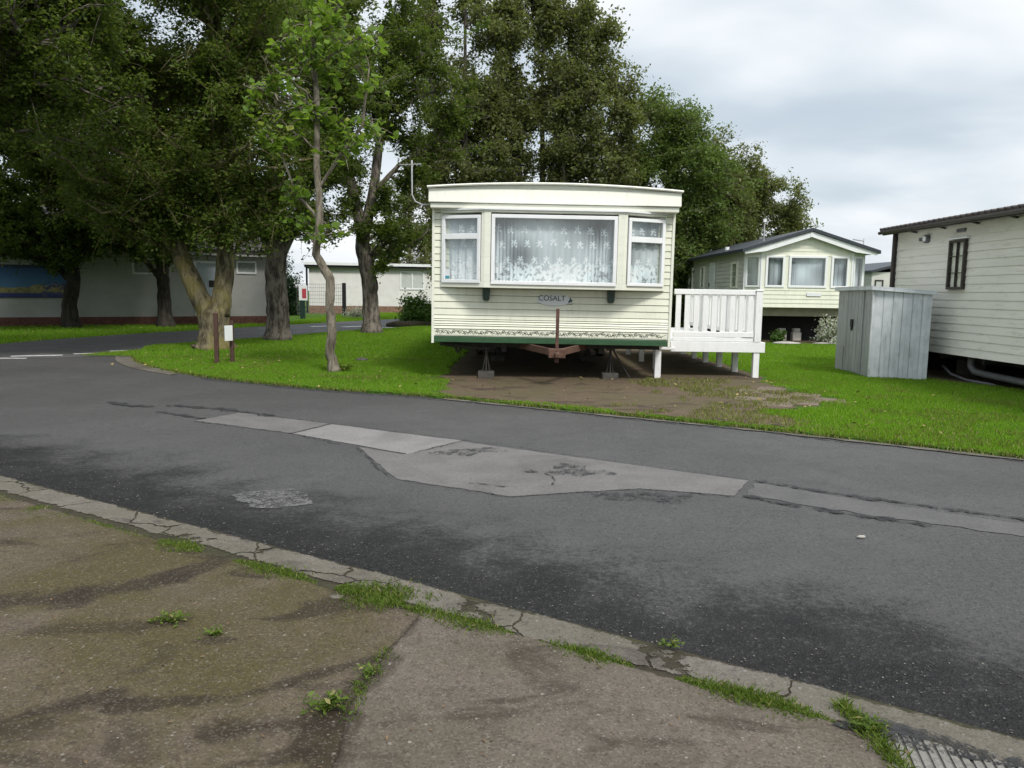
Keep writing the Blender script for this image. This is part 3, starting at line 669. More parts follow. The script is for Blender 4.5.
# weeds
def weed(px, label, n, R, hgt, size, seed, mat='weed', z=.018):
    r = np.random.default_rng(seed); root = thing('weed_plant', label, 'weed', (px[0], px[1], z))
    m = MB(); C_ = []
    for k in range(n):
        a = r.random()*2*PI; rad = R*r.random()**.6; e = Vector((math.cos(a)*rad*1.3, math.sin(a)*rad*.8, hgt*(.3+.7*r.random())))
        md = e*.5 + Vector((0,0,hgt*.3)); m.tube([(0,0,0), md, e], [.0018,.0014,.0008], 3, False)
        for q in range(4):
            t = .35+.65*q/3; p = Vector((0,0,0)).lerp(md, min(1,t*2)) if t < .5 else md.lerp(e, t*2-1)
            C_.append(tuple(p + Vector(r.normal(0, size*.4, 3))))
    m.build('stem', M[mat], root); C_ = np.array(C_); C_[:,2] = np.maximum(C_[:,2], .008)
    V = leaf_arrays(C_, size, r, 1.4, .5); fast_mesh('foliage', V, np.arange(len(V)), 4, M[mat], root)
    return root
weed((-1.40,3.10), 'low spreading weed on the mossy concrete, larger one of the close pair', 26, .075, .035, .022, 1)
weed((-1.17,2.98), 'little weed rosette just right of the larger weed on the mossy concrete', 16, .045, .025, .02, 2)
weed((-.60,2.43), 'bushy green weed beside the crack in the concrete near the bottom', 34, .075, .05, .024, 3)
weed((-.50,2.68), 'thin weed growing in the crack between the two concrete slabs', 14, .05, .03, .018, 4)
weed((.64,2.93), 'small brownish weed between kerb stones at the road edge', 14, .04, .035, .018, 5)
weed((1.16,2.35), 'leafy weed beside the ribbed slab in the lower right corner', 30, .06, .04, .022, 6)
weed((-2.82,13.0), 'yellow-green shoots at the foot of the slim tree', 30, .16, .14, .06, 7, z=.03)

# pale stone on the lawn, stone on the road
def stone(name, label, p, s, seed, mat='stone'):
    r = random.Random(seed); m = MB(); N_ = 7; vs = []; fs = []
    for i in range(5):
        ph = PI*(i+.5)/5
        for k in range(N_):
            a = 2*PI*k/N_; q = r.uniform(.8,1.15); vs.append((s[0]*math.sin(ph)*math.cos(a)*q, s[1]*math.sin(ph)*math.sin(a)*q, s[2]*(1+math.cos(ph))*r.uniform(.9,1.05)))
    for i in range(4):
        for k in range(N_): fs.append((i*N_+k, i*N_+(k+1) % N_, (i+1)*N_+(k+1) % N_, (i+1)*N_+k))
    fs += [tuple(range(N_)), tuple(range(5*N_-1, 4*N_-1, -1))]; m.add(vs, fs)
    return tag(m.build(name, M[mat], None, True, loc=p), label, 'stone')
stone('stone', 'pale grey stone lying in the grass to the left of the big cream caravan', (-2.92,15.1,.0), (.13,.10,.05), 1, 'block')
stone('stone', 'tiny pale stone lying on the dark road at the right', (2.05,4.42,.0), (.03,.012,.01), 2)
stone('stone', 'flat pale stone at the edge of the earth bed before the far caravan', (7.75,22.1,.02), (.42,.2,.05), 3)
stone('stone', 'narrow pale stone edging near the silver bush', (9.1,22.3,.02), (.6,.12,.04), 4)
stone('stone', 'flat whitish stone flush in the concrete of the foreground', (-.78,3.40,.014), (.04,.025,.004), 5, 'kerb')

# paving slabs sunk in the grass by the deck
for k, (x, y, a) in enumerate([(3.35,9.75,.45),(3.75,9.95,.42),(3.15,10.25,.5),(3.6,10.55,.46),(4.05,10.7,.5),(3.4,11.1,.48),(3.8,11.35,.5),(4.2,10.2,.35)]):
    m = MB(Matrix.Translation((x, y, 0)) @ Matrix.Rotation(-a, 4, 'Z')); m.box(-.19,.19,-.2,.2,.0,.045)
    o = m.build('paving_slab', M['slabs'], None, bevel=.01)
    tag(o, ['sunken brown slab nearest the road among grass','second sunken slab near the road','sunken slab left in the middle row','sunken slab in the centre of the group','sunken slab on the right of the middle row','sunken slab at the back left near the deck','sunken slab at the back right near the deck post','sunken slab at the far right end towards the lawn'][k], 'paving slab', 'mossy slabs sunk in the ground in front of the deck')

# ------------------------------------------------------------------ main caravan
c1 = thing('static_caravan', 'cream static caravan with bay windows and green bottom band facing the road, largest in view', 'caravan', (.592,12.2,0))
c1.scale = (.979,1,1)
c1.rotation_euler = (0, math.radians(.35), 0)
ZB, ZT = .60, 2.64
HW = 1.895
m = MB(); m.box(-HW, -HW+.05, .02, 10, ZB+.02, ZT+.28); m.box(HW-.05, HW, .02, 10, ZB+.02, ZT+.28); m.box(-HW+.05, HW-.05, 9.95, 10, ZB+.02, ZT+.28); m.box(-HW+.05, HW-.05, .02, 9.95, ZB, ZB+.06)
m.build('wall', M['cream'], c1)
m = MB()
z = ZB+.12; pitches = [.10,.028,.045,.04] + [.105]*20
zz = ZB+.215; m.box(-HW+.03, HW-.03, -.006, .02, ZB+.10, zz)     # flat printed board
lst = []
while zz < ZT-.001:
    p = [.05,.03,.042,.03,.06][len(lst)] if len(lst) < 5 else .104
    p = min(p, ZT-zz); lst.append((zz, zz+p)); zz += p
for i, (a, b) in enumerate(lst):
    d = .018 if i < 5 else .012
    m.prism([(-d, a), (-d*.85, a+(b-a)*.14), (-.002, b-(b-a)*.1), (.018, b), (.018, a)], -HW+.03, HW-.03, 'x')
m.build('front_cladding', M['cream'], c1)
m = MB(); m.box(-HW+.02, HW-.02, -.022, .02, ZB+.0, ZB+.09); m.build('bottom_band', M['green'], c1, bevel=.006)
for a, b in ((-HW-.012, -HW+.03), (HW-.03, HW+.012)): m = MB(); m.box(a, b, -.024, .03, ZB-.02, ZT); m.build('corner_trim', M['cream2'], c1, bevel=.006)
# scroll print
m = MB(); rr = random.Random(4)
def flat_tube(pts, w):
    vs = []
    for i, (x, z) in enumerate(pts):
        a = pts[max(0,i-1)]; b = pts[min(len(pts)-1,i+1)]; dx, dz = b[0]-a[0], b[1]-a[1]; l = math.hypot(dx, dz) or 1
        vs += [(x-dz/l*w/2, -.0075, z+dx/l*w/2), (x+dz/l*w/2, -.0075, z-dx/l*w/2)]
    m.add(vs, [(2*i, 2*i+1, 2*i+3, 2*i+2) for i in range(len(pts)-1)])
zc = ZB+.157; x = -HW+.08
flat_tube([(-HW+.05+k*.02, zc+.018*math.sin(k*.02*2*PI/.26)) for k in range(int((2*HW-.1)/.02)+1)], .006)
while x < HW-.12:
    s = math.sin((x+HW-.05)*2*PI/.26)
    for sg in (-1, 1):
        spiral = [(x+sg*.0+.026*math.cos(t*.55)*(1-t*.07)*sg, zc+s*.01+sg*.014+.016*math.sin(t*.55)*(1-t*.06)) for t in range(11)]
        flat_tube(spiral, .008)
    flat_tube([(x+.03, zc+.008), (x+.05, zc+.03*rr.choice((-1,1))), (x+.075, zc)], .010)
    x += .088
m.build('scroll_print', M['scroll'], c1)
# rows of dots along the print
m = MB()
for z in (ZB+.205, ZB+.112): m = MB(); m.box(-HW+.05, HW-.05, -.0085, -.0065, z-.0015, z+.0015); m.build('print_border', M['scroll'], c1)

# cornice and roof
def arc_z(x): return 2.935 + .078*(1-(x/1.96)**2)
m = MB(); m.box(-1.92, 1.92, -.20, .10, 2.635, 2.715); m.build('cornice_lip', M['cream2'], c1, bevel=.012)
m = MB(); m.prism([(-.235,2.72),(-.205,2.93),(.1,2.93),(.1,2.72)], -1.945, 1.945, 'x'); m.build('cornice', M['cornice'], c1, bevel=.008)
m = MB(); xs = [-1.93+3.86*k/24 for k in range(25)]
m.prism([(x, 2.932) for x in xs] + [(x, arc_z(x)-.012) for x in xs[::-1]], -.185, -.15); m.build('cornice_crest', M['cream2'], c1)
m = MB(); xs = [-1.965+3.93*k/24 for k in range(25)]
m.prism([(x, arc_z(x)-.008) for x in xs] + [(x, arc_z(x)+.022) for x in xs[::-1]], -.24, 10.05); m.build('roof', M['white'], c1)
m = MB(); m.tube([(x, -.245, arc_z(x)+.006) for x in xs], .018, 6); m.build('roof_edge', M['cornice'], c1)

# bay
BP = .33; cx = 1.07; ex = 1.765; B0, B1 = 1.455, 2.612
plan_out = [(-ex,-.035),(-cx,-BP),(cx,-BP),(ex,-.035)]
def bay_panel(mb, p, q, z0, z1, th=.03):
    a = Vector((p[0],p[1],0)); b = Vector((q[0],q[1],0)); d = (b-a).normalized(); nrm = Vector((d.y,-d.x,0))
    vs = [a+Vector((0,0,z0)), b+Vector((0,0,z0)), b-nrm*th+Vector((0,0,z0)), a-nrm*th+Vector((0,0,z0))]
    vs += [v+Vector((0,0,z1-z0)) for v in vs]
    mb.add(vs, [(0,3,2,1),(4,5,6,7),(0,1,5,4),(1,2,6,5),(2,3,7,6),(3,0,4,7)])
m = MB(); full = plan_out + [(ex,0.01),(-ex,0.01)]
m.prism(full, B0, B0+.085, 'z'); m.prism(full, B1-.035, B1, 'z')
# piers between windows: only the strips the windows leave
def pier(p, q, t0, t1): 
    P = (p[0]+(q[0]-p[0])*t0, p[1]+(q[1]-p[1])*t0); Q = (p[0]+(q[0]-p[0])*t1, p[1]+(q[1]-p[1])*t1); bay_panel(m, P, Q, B0+.085, B1-.035)
pier(plan_out[0], plan_out[1], 0, .02); pier(plan_out[0], plan_out[1], .925, 1); pier(plan_out[1], plan_out[2], 0, .045); pier(plan_out[1], plan_out[2], .955, 1); pier(plan_out[2], plan_out[3], 0, .075); pier(plan_out[2], plan_out[3], .98, 1)
m.build('bay', M['cream2'], c1, bevel=.004)
m = MB(); m.box(-ex-.02, ex+.02, -.03, .03, B1, B1+.026); m.prism([(-ex-.02,-.05),(-cx-.02,-BP-.03),(cx+.02,-BP-.03),(ex+.02,-.05)], B1, B1+.022, 'z'); m.build('bay_ledge', M['white'], c1)

def lace(name, w, h, parent, xf, seed, pleats=9, motif=True, pleat_side=True, nx=260, tone=(.455,.475,.485)):
    nz = int(nx*h/w*.9)+2; u = np.linspace(0, w, nx); v = np.linspace(0, h, nz); U_, V_ = np.meshgrid(u, v); r = np.random.default_rng(seed)
    fold = (.005 if w > 1 else .009)*np.sin(U_*2*PI*pleats/w + 1.5*np.sin(U_*3)) + .003*np.sin(U_*2*PI*pleats*2.3/w+1)
    if pleat_side:
        e = np.exp(-((U_-w*.1)/(w*.09))**2) + np.exp(-((U_-w*.88)/(w*.09))**2); fold += e*.022*np.sin(U_*2*PI/.055)
    base = .36 + .6*(vnoise(U_, V_, 2.5, seed+5)-.4) + 3.2*fold  # last term paints the pleat shading into the cloth colour
    pat = np.zeros_like(U_)
    if motif:
        s = .205; row = [(.62*h, .5), (.36*h, 0), (.84*h, .25)] if h > .7 else [(.68*h, .5), (.3*h, 0)]
        for (zr, o) in row:
            k = 0
            while (k+o)*s < w+.1:
                cx_ = (k+o)*s + r.normal(0,.008); cz = zr + r.normal(0,.01); dx = U_-cx_; dz = V_-cz; rad = np.hypot(dx, dz*1.0); th = np.arctan2(dz, dx)
                pat = np.maximum(pat, (rad < .050*(.62+.38*np.cos(5*th+k))).astype(float)); pat = np.maximum(pat, (np.hypot(dx-.035, dz+.055) < .018)*.8); pat = np.maximum(pat, (np.hypot(dx+.03, dz+.05) < .014)*.8)
                k += 1
        # dense flowery border at the bottom
        vn = vnoise(U_, V_, 26, seed+1); vn2 = vnoise(U_, V_, 48, seed+2)
        bmask = np.clip((.33*h-V_)/(.12*h), 0, 1); pat = np.maximum(pat, ((vn*.6+vn2*.4) > .52-.12*bmask)*np.clip((.36*h-V_)/(.2*h)+.35*(V_ < .3*h), 0, 1)*.95)
    c = np.clip(base, .15, .8) + pat*(.50-base*.15) + .05*r.random(U_.shape)
    col = np.stack([c*tone[0]/.47*1.0, c*tone[1]/.47*1.02, c*tone[2]/.47*1.03, np.ones_like(c)], -1).clip(.05,.9)
    P = np.stack([U_.ravel(), fold.ravel(), V_.ravel()], 1); Mx = np.array(xf); P = P @ Mx[:3,:3].T + Mx[:3,3]
    i, j = np.meshgrid(np.arange(nx-1), np.arange(nz-1)); a = (j*nx+i).ravel(); F = np.stack([a, a+1, a+nx+1, a+nx], 1).ravel()
    return fast_mesh(name, P, F, 4, M['lace'], parent, col.reshape(-1,4))

def window(parent, xf, w, h, fw=.055, rails=(), frame='white', curtain=None, seed=1, stiles=(), glass=True, dark=True, label=None, fd=.05):
    """window in the local plane x (0..w), z (0..h), outward -y"""
    m = MB(xf); m.box(0,w,-.02,fd,0,fw); m.box(0,w,-.02,fd,h-fw,h); m.box(0,fw,-.02,fd,fw,h-fw); m.box(w-fw,w,-.02,fd,fw,h-fw)
    for z, t in rails: m.box(fw,w-fw,-.018,fd-.002,z-t/2,z+t/2)
    for x, t in stiles: m.box(x-t/2,x+t/2,-.016,fd-.004,fw,h-fw)
    f = m.build('window', M[frame], parent, bevel=.005)
    if label: f['label'] = label
    g = MB(xf); g.box(fw-.004, w-fw+.004, .008, .012, fw-.004, h-fw+.004); g.build('pane', M['glass'], f)
    if curtain: 
        lace('curtain', w-2*fw+.03, h-2*fw+.03, f, xf @ Matrix.Translation((fw-.015, .11 if fd > .045 else .075, fw-.015)), seed, **curtain)
        if dark:
            k = MB(xf); k.box(fw-.03, w-fw+.03, .16, .165, fw-.03, h-fw+.03); k.build('dark_interior', M['roomdark'], f)
    elif dark:
        k = MB(xf); k.box(fw-.01, w-fw+.01, fd+.002, fd+.006, fw-.01, h-fw+.01); k.build('dark_interior', M['roomdark'], f)
    return f
def planar(p, q, z):   # frame whose x runs p->q, outward is to the right-hand side (-y when p->q is +x)
    a = Vector((p[0],p[1],z)); d = Vector((q[0]-p[0], q[1]-p[1], 0)).normalized(); inn = Vector((-d.y, d.x, 0))
    X = Matrix(((d.x, inn.x, 0, a.x), (d.y, inn.y, 0, a.y), (0, 0, 1, a.z), (0,0,0,1))); return X
wc = window(c1, planar((-.965,-BP-.004), (1,-BP-.004), 1.508), 1.93, 1.04, .055, curtain=dict(pleats=9), seed=3, label='wide central bay window with flowered net curtain')
Lc = math.hypot(ex-cx, BP-.035)
def on(p, q, t): return (p[0]+(q[0]-p[0])*t, p[1]+(q[1]-p[1])*t)
pL, qL = plan_out[0], plan_out[1]; a = on(pL, qL, .035)
wl = window(c1, planar((a[0]-.002,a[1]-.004), (qL[0]-.002,qL[1]-.004), 1.52), Lc*.875, 1.015, .05, rails=[(.70,.085)], curtain=dict(pleats=4, nx=110, pleat_side=False), seed=8, label='left bay window with a small notice in its lower corner', fd=.04)
pR, qR = plan_out[2], plan_out[3]; a = on(pR, qR, .09)
wr = window(c1, planar((a[0]+.002,a[1]-.004), (qR[0]+.002,qR[1]-.004), 1.52), Lc*.875, 1.015, .05, rails=[(.70,.085)], curtain=dict(pleats=4, nx=110, pleat_side=False), seed=9, label='right bay window with net curtain', fd=.04)
X = planar((on(pL,qL,.035)[0]-.002, on(pL,qL,.035)[1]-.004), (qL[0]-.002,qL[1]-.004), 1.52)
m = MB(X); m.box(.055,.135,.002,.006,.06,.20); nb = m.build('window_notice', M['notice'], wl)
m = MB(X); m.box(.06,.13,.000,.0018,.064,.105); m.build('notice_print', M['bluepr'], wl)
for x in (-1.04, .93):
    m = MB(); m.prism([(x-.06,B0-.005),(x+.06,B0-.005),(x+.052,B0-.17),(x+.035,B0-.2),(x-.035,B0-.2),(x-.052,B0-.17)], -.10, -.012); m.build('bay_bracket', M['dkgreen'], c1, bevel=.008)
m = MB(); m.box(-.008,.008,-BP-.02,-BP+.02,B1+.02,B1+.05)
# badge with its lettering
m = MB(); el = [(.04+.28*math.cos(k*PI/16), 1.285+.085*math.sin(k*PI/16)) for k in range(32)]; m.prism(el, -.028, -.012); bg = m.build('name_badge', M['badge'], c1)
fc = bpy.data.curves.new('lettering', 'FONT'); fc.body = 'COSALT'; fc.size = .115; fc.extrude = .002; fc.align_x = 'CENTER'; fc.space_character = 1.0
fo = bpy.data.objects.new('tmp_lettering', fc); COL.objects.link(fo); bpy.context.view_layer.update()
me = bpy.data.meshes.new_from_object(fo.evaluated_get(bpy.context.evaluated_depsgraph_get())); bpy.data.objects.remove(fo)
me.materials.clear(); me.materials.append(M['ink']); lo = bpy.data.objects.new('lettering', me); COL.objects.link(lo); lo.parent = bg
lo.matrix_local = Matrix.Translation((.0,-.031,1.275)) @ Matrix.Rotation(PI/2, 4, 'X')
m = MB()     # small bird-like emblem after the word
ep = [(.255,1.262),(.275,1.278),(.285,1.305),(.292,1.335),(.300,1.305),(.315,1.290),(.335,1.282),(.312,1.272),(.318,1.25),(.295,1.262),(.27,1.245)]
m.prism(ep, -.032, -.0285); m.box(.24,.262,-.032,-.029,1.222,1.228); m.box(.27,.33,-.032,-.029,1.218,1.223); m.build('emblem', M['ink'], bg)

# aerial at the left
m = MB(); m.tube([(-1.93,-.05,2.70),(-2.06,-.05,2.69),(-2.17,-.05,2.74),(-2.22,-.05,2.84),(-2.225,-.05,3.15),(-2.225,-.05,3.35)], .013, 6)
ar = m.build('aerial_mast', M['aluminium'], c1, True)
m = MB(); m.tube([(-2.42,-.05,3.28),(-2.08,-.05,3.30)], .006, 5)
for k in range(6): x = -2.40+.06*k; m.tube([(x,-.18,3.29),(x,.10,3.29)], .004, 4)
m.build('aerial', M['aluminium'], ar)

# drawbar with hitch post
m = MB(); m.beam((-.66,.75,.56),(.035,-.78,.52),.05,.10); m.beam((.76,.75,.56),(.075,-.78,.52),.05,.10); m.box(-.07,.18,-.90,-.70,.455,.585); m.beam((.055,-.85,.52),(.055,-1.05,.50),.06,.05)
db = m.build('drawbar', M['rust'], c1, bevel=.006)
m = MB(); m.tube([(.055,-.80,.38),(.055,-.80,.60)], .035, 8); m.box(.055-.024,.055+.024,-.824,-.776,.60,1.17); m.build('hitch_post', M['rustpost'], c1, bevel=.005)
m = MB()
for x in (-.75,.85): m.box(x-.04,x+.04,.3,9.6,.44,.59)
for y in (.35,1.6,3.2,4.8,6.5,8.2,9.5): m.box(-1.8,1.8,y-.03,y+.03,.52,.595)
m.build('chassis', M['chassis'], c1)
def jack(x, y, s=1):
    m = MB(); m.tube([(x-.06,y,.10),(x-.012,y,.40)], .012, 6); m.tube([(x+.06,y,.10),(x+.012,y,.40)], .012, 6); m.tube([(x,y-.06,.10),(x,y-.01,.40)], .012, 6); m.tube([(x,y+.06,.10),(x,y+.01,.40)], .012, 6)
    m.tube([(x,y,.32),(x,y,.50)], .022, 8); m.box(x-.07,x+.07,y-.07,y+.07,.50,.515); m.box(x-.09,x+.09,y-.09,y+.09,.135,.148)
    j = m.build('axle_stand', M['chassis'], c1); m = MB(); m.box(x-.13,x+.13,y-.11,y+.11,.03,.135); m.build('block', M['block'], j, bevel=.008)
for x, y in ((-1.03,.18),(1.0,.30),(-.9,3.3),(.95,3.6),(-.9,6.4),(.95,6.6),(-.9,9.2),(.95,9.2)): jack(x, y)
for a, b in (((1.05,.35,.5),(1.33,.3,.06)), ((-1.1,.5,.5),(-1.3,.5,.3))): m = MB(); m.tube([a, b], .014, 6); m.build('corner_steady', M['chassis'], c1)
m = MB(); m.tube([(-1.7,.25,.54),(-1.2,.22,.50),(-.9,.25,.46)], .03, 6); m.tube([(-1.55,.3,.52),(-1.5,.3,.42),(-1.45,.3,.5)], .03, 6); m.build('waste_pipe', M['chassis'], c1, True)
for sx in (-1.35,1.35):
    m = MB(); m.tube([(sx-.08,4.9,.33),(sx+.08,4.9,.33)], .30, 20); w_ = m.build('wheel', M['rubber'], c1, bevel=.02); m = MB(); m.tube([(sx-.085,4.9,.33),(sx+.085,4.9,.33)], .16, 14); m.build('rim', M['chassis'], w_)

# ------------------------------------------------------------------ deck
dk = thing('veranda_deck', 'white plastic raised veranda with balustrade on posts at the right side of the cream caravan', 'decking', (0,0,0))
DY = 12.93; DX0, DX1 = 2.62, 4.13
m = MB(); m.box(DX0, DX1+.06, DY, DY+.035, .455, .625); m.box(DX1+.025, DX1+.06, DY+.035, 18.3, .455, .625); m.box(2.32, DX0, DY-.28, DY-.245, .505, .545); m.box(DX0-.001, DX0+.03, DY-.24, DY-.002, .505, .545); m.build('fascia', M['deckwhite'], dk, bevel=.005)
m = MB()
for k in range(38): m.box(DX0, DX1+.02, DY+.04+k*.141, DY+.04+k*.141+.135, .60, .628)
m.build('floor_boards', M['deckwhite'], dk)
for (x, y) in [(2.375,12.72),(4.06,12.99),(3.98,13.92),(3.95,14.86),(3.92,15.81),(3.92,16.8),(3.92,18.0),(2.62,14.2),(2.62,15.8),(2.62,17.6)]:
    zt = .50 if x < 2.4 else .60
    m = MB(); m.box(x-.05,x+.05,y-.045,y+.045,.02,zt); m.build('leg', M['deckwhite'], dk, bevel=.006)
def newel(x, y, z1=1.50):
    m = MB(); m.box(x-.055,x+.055,y-.055,y+.055,.628,z1-.03); m.box(x-.065,x+.065,y-.065,y+.065,z1-.03,z1-.012); m.box(x-.05,x+.05,y-.05,y+.05,z1-.012,z1); m.build('newel_post', M['deckwhite'], dk, bevel=.005)
for y in (12.98,14.86,16.8,18.2): newel(4.06, y)
def rail(p, q, nb, extra=False):
    p = Vector(p); q = Vector(q); d = (q-p).normalized(); m = MB()
    m.beam(p+Vector((0,0,1.445)), q+Vector((0,0,1.445)), .055, .085); m.beam(p+Vector((0,0,.745)), q+Vector((0,0,.745)), .045, .085)
    r_ = m.build('railing', M['deckwhite'], dk, bevel=.006); L_ = (q-p).length
    for k in range(nb):
        c = p + d*(L_*(k+.5)/nb); b = MB(); b.beam(c+Vector((0,0,.785)), c+Vector((0,0,1.405)), .085 if abs(d.x) > .5 else .028, .028 if abs(d.x) > .5 else .085, up=(0,1,0)); b.build('baluster', M['deckwhite'], r_, bevel=.003)
rail((2.66,12.97,0), (4.0,12.97,0), 9); rail((4.06,13.04,0), (4.06,14.80,0), 11); rail((4.06,14.92,0), (4.06,16.74,0), 11); rail((4.06,16.86,0), (4.06,18.14,0), 8)
m = MB(); m.box(2.66, 4.0, 12.955, 12.985, .635, .690); m.build('kick_board', M['deckwhite'], dk, bevel=.003)

# ------------------------------------------------------------------ far caravan
c2 = thing('static_caravan', 'cream caravan with grey pitched roof behind the white deck', 'caravan', (8.62,23.1,0))
w2 = 1.76; L2 = 8.1; Z0, ZE, ZR = 1.06, 2.70, 3.27
PL = [(-w2,.30),(-1.36,0),(1.30,0),(w2,.30)]
m = MB()
m.box(-w2,-w2+.04,.32,L2,Z0,ZE); 
m2 = MB(Matrix.Translation((-w2,0,0)) @ Matrix.Rotation(-PI/2, 4, 'Z')); m2.cladding(-L2, -.36, Z0, ZE-.02, .125, .016); m2.build('side_cladding', M['c2side'], c2)  # side greyer than the cream front: its lack of sun put into the colour
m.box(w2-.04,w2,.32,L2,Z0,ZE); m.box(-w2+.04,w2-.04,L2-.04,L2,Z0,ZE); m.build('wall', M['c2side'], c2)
m = MB(planar(PL[1], PL[2], 0)); wf = PL[2][0]-PL[1][0]; m.cladding(0, wf, Z0, 1.68, .115, .014); m.cladding(0, wf, 2.56, 2.68, .115, .014)
m.box(0, wf, .016, .04, 1.68, 2.56) if False else None
m.build('front_cladding', M['cream'], c2)
lw = math.hypot(.40,.30); lw2 = math.hypot(.46,.30)
for P_, l_ in ((planar(PL[0], PL[1], 0), lw), (planar(PL[2], PL[3], 0), lw2)):
    for a, b in ((Z0,1.66),(2.56,2.69)): m = MB(P_); m.box(0,l_,0,.03,a,b); m.build('cant_panel', M['cream2'], c2)
m = MB()   # gable
gz = lambda x: ZE + (ZR-ZE)*(1-abs(x)/1.95)
n_ = 5
for k in range(n_):
    za = 2.69+k*.108; zb = za+.108; xa = 1.95*(1-(zb-ZE+.02)/(ZR-ZE)); xb = min(1.36, 1.95*(1-(za-ZE)/(ZR-ZE))) ; xa = max(.05, min(1.30, xa))
    if zb > ZR-.02: break
    m.prism([(-.012, za), (-.002, zb-.008), (.02, zb), (.02, za)], -xa, xa, 'x')
m.build('gable_cladding', M['cream'], c2)
m = MB(); m.prism([(-1.92,ZE-.03),(-1.92,ZE-.10),(-1.3,ZE-.02),(0,ZR-.17),(1.3,ZE-.02),(1.92,ZE-.10),(1.92,ZE-.03),(0,ZR-.02)], -.19, -.16); m.box(-.05,.05,-.20,-.15,ZR-.17,ZR-.05); m.build('bargeboard', M['white'], c2)
m = MB(); m.prism([(-2.0,ZE-.055),(0,ZR),(2.0,ZE-.055),(2.0,ZE+.04),(0,ZR+.09),(-2.0,ZE+.04)], -.24, L2+.15); m.build('roof', M['grey_roof'], c2)
m = MB(); m.prism([(-1.36,ZE-.04),(1.3,ZE-.04),(0,ZR-.15)], -.0, .02); m.build('soffit', M['cream2'], c2)
for (x, y) in PL[:]: m = MB(); m.box(x-.025,x+.025,y-.018,y+.03,Z0-.01,2.68); m.build('corner_trim', M['white'], c2)
XF = planar(PL[1], PL[2], 1.64)
for k, (a, b) in enumerate([(.12,.68),(.80,1.92),(2.04,2.56)]):
    window(c2, XF @ Matrix.Translation((a,-.012,0)), b-a, .93, .065, curtain=dict(pleats=3, motif=False, nx=80, pleat_side=True, tone=(.50,.53,.56)), seed=20+k)
for a, b in ((0,.12),(.68,.80),(1.92,2.04),(2.56,wf)): m = MB(XF); m.box(a,b,0,.03,.02,.94); m.build('front_pier', M['cream2'], c2)
XF = planar(PL[0], PL[1], 1.64); window(c2, XF @ Matrix.Translation((.03,-.012,0)), lw-.06, .93, .055, curtain=dict(pleats=2, motif=False, nx=60, pleat_side=False), seed=31)
XF = planar(PL[2], PL[3], 1.64); window(c2, XF @ Matrix.Translation((.04,-.012,0)), lw2-.08, .93, .055, curtain=dict(pleats=2, motif=False, nx=60, pleat_side=False), seed=32)
XS = Matrix.Translation((-w2-.045,0,0)) @ Matrix.Rotation(-PI/2, 4, 'Z')
for a, b, z0, z1, fr in ((.92,1.62,1.60,2.42,'cream2'),(5.1,5.65,1.60,2.42,'cream2'),(6.9,7.5,1.1,2.42,'cream2')):
    window(c2, XS @ Matrix.Translation((-b,0,z0)), b-a, z1-z0, .07, frame=fr)
m = MB(XS); m.box(-4.3,-3.6,-.01,.02,1.1,2.5); dr = m.build('door', M['white'], c2); m = MB(XS); m.box(-4.15,-3.75,-.013,-.0105,1.85,2.35); m.build('door_pane', M['badge'], dr); m = MB(XS); m.box(-4.25,-4.2,-.04,-.011,1.68,1.8); m.build('handle', M['black'], dr)
m = MB(); m.box(-.0,.42,-.035,-.014,1.40,1.50); pl = m.build('name_plate', M['notice'], c2)
m = MB(); m.box(-1.72,1.72,.30,.34,.80,Z0); m.box(-1.72,-1.68,.34,L2,.88,Z0); m.build('underfloor_board', M['c2skirt'], c2)
m = MB(); m.box(-1.7,1.7,1.4,1.44,.0,.86); m.box(-1.66,-1.62,3.0,L2,.0,.9); m.build('dark_backing', M['underblack'], c2)  # black boards added to shut out light showing under the floor
m = MB()
for x in (-.9,.9): m.box(x-.05,x+.05,.4,L2-.2,.82,1.0)
m.build('chassis', M['underblack'], c2)
for x in (-.42,.02):
    m = MB(); m.box(x-.13,x+.13,.62,.85,.04,.30); m.box(x-.1,x+.1,.64,.83,.30,.42); m.build('pier_block', M['stone'], c2, bevel=.02)
m = MB(); m.tube([(-1.05,.9,2.9),(-1.05,.9,3.62)], .018, 6); fl = m.build('vent_pipe', M['aluminium'], c2); m = MB(); m.tube([(-1.05,.9,3.6),(-1.05,.9,3.7)], .05, 8); m.build('cap', M['white'], fl)
m = MB(); m.tube([(-1.5,3.3,2.8),(-1.5,3.3,2.99)], .07, 10); m.build('roof_vent', M['white'], c2)
m = MB(); m.tube([(1.98,.9,2.55),(1.98,.9,3.15)], .012, 5); m.tube([(1.65,.9,3.13),(1.98,.9,3.08)], .02, 5); m.build('aerial', M['aluminium'], c2)

# ------------------------------------------------------------------ right caravan
c3 = thing('static_caravan', 'off-white caravan with dark roof edge and small brown window behind the metal shed', 'caravan', (7.3,15.1,0))
c3.rotation_euler = (0,0,0)
L3 = 9.6; Zb, Ze = .47, 2.66
XW = Matrix.Rotation(-PI/2, 4, 'Z')    # local x -> -y (towards the camera), outward -> -x
m = MB(XW); m.cladding(.03, L3, Zb, Ze, .128, .010); m.build('side_cladding', M['c3wall'], c3)
m = MB(); m.box(.02,.06,-L3,0,Zb,Ze); m.box(.06,3.5,-.04,0,Zb,Ze); m.box(3.46,3.5,-L3,-.04,Zb,Ze); m.box(.06,3.46,-L3,-.04,Zb+.01,Zb+.06); m.prism([(0.02,Ze),(3.5,Ze),(1.76,2.90)], -.04, 0); m.build('wall', M['c3wall'], c3)
m = MB(); m.box(-.035,.03,-.05,.02,Zb,Ze); m.tube([(-.06,-.02,Zb+.1),(-.06,-.02,Ze)], .032, 8); m.build('downpipe', M['brown'], c3)
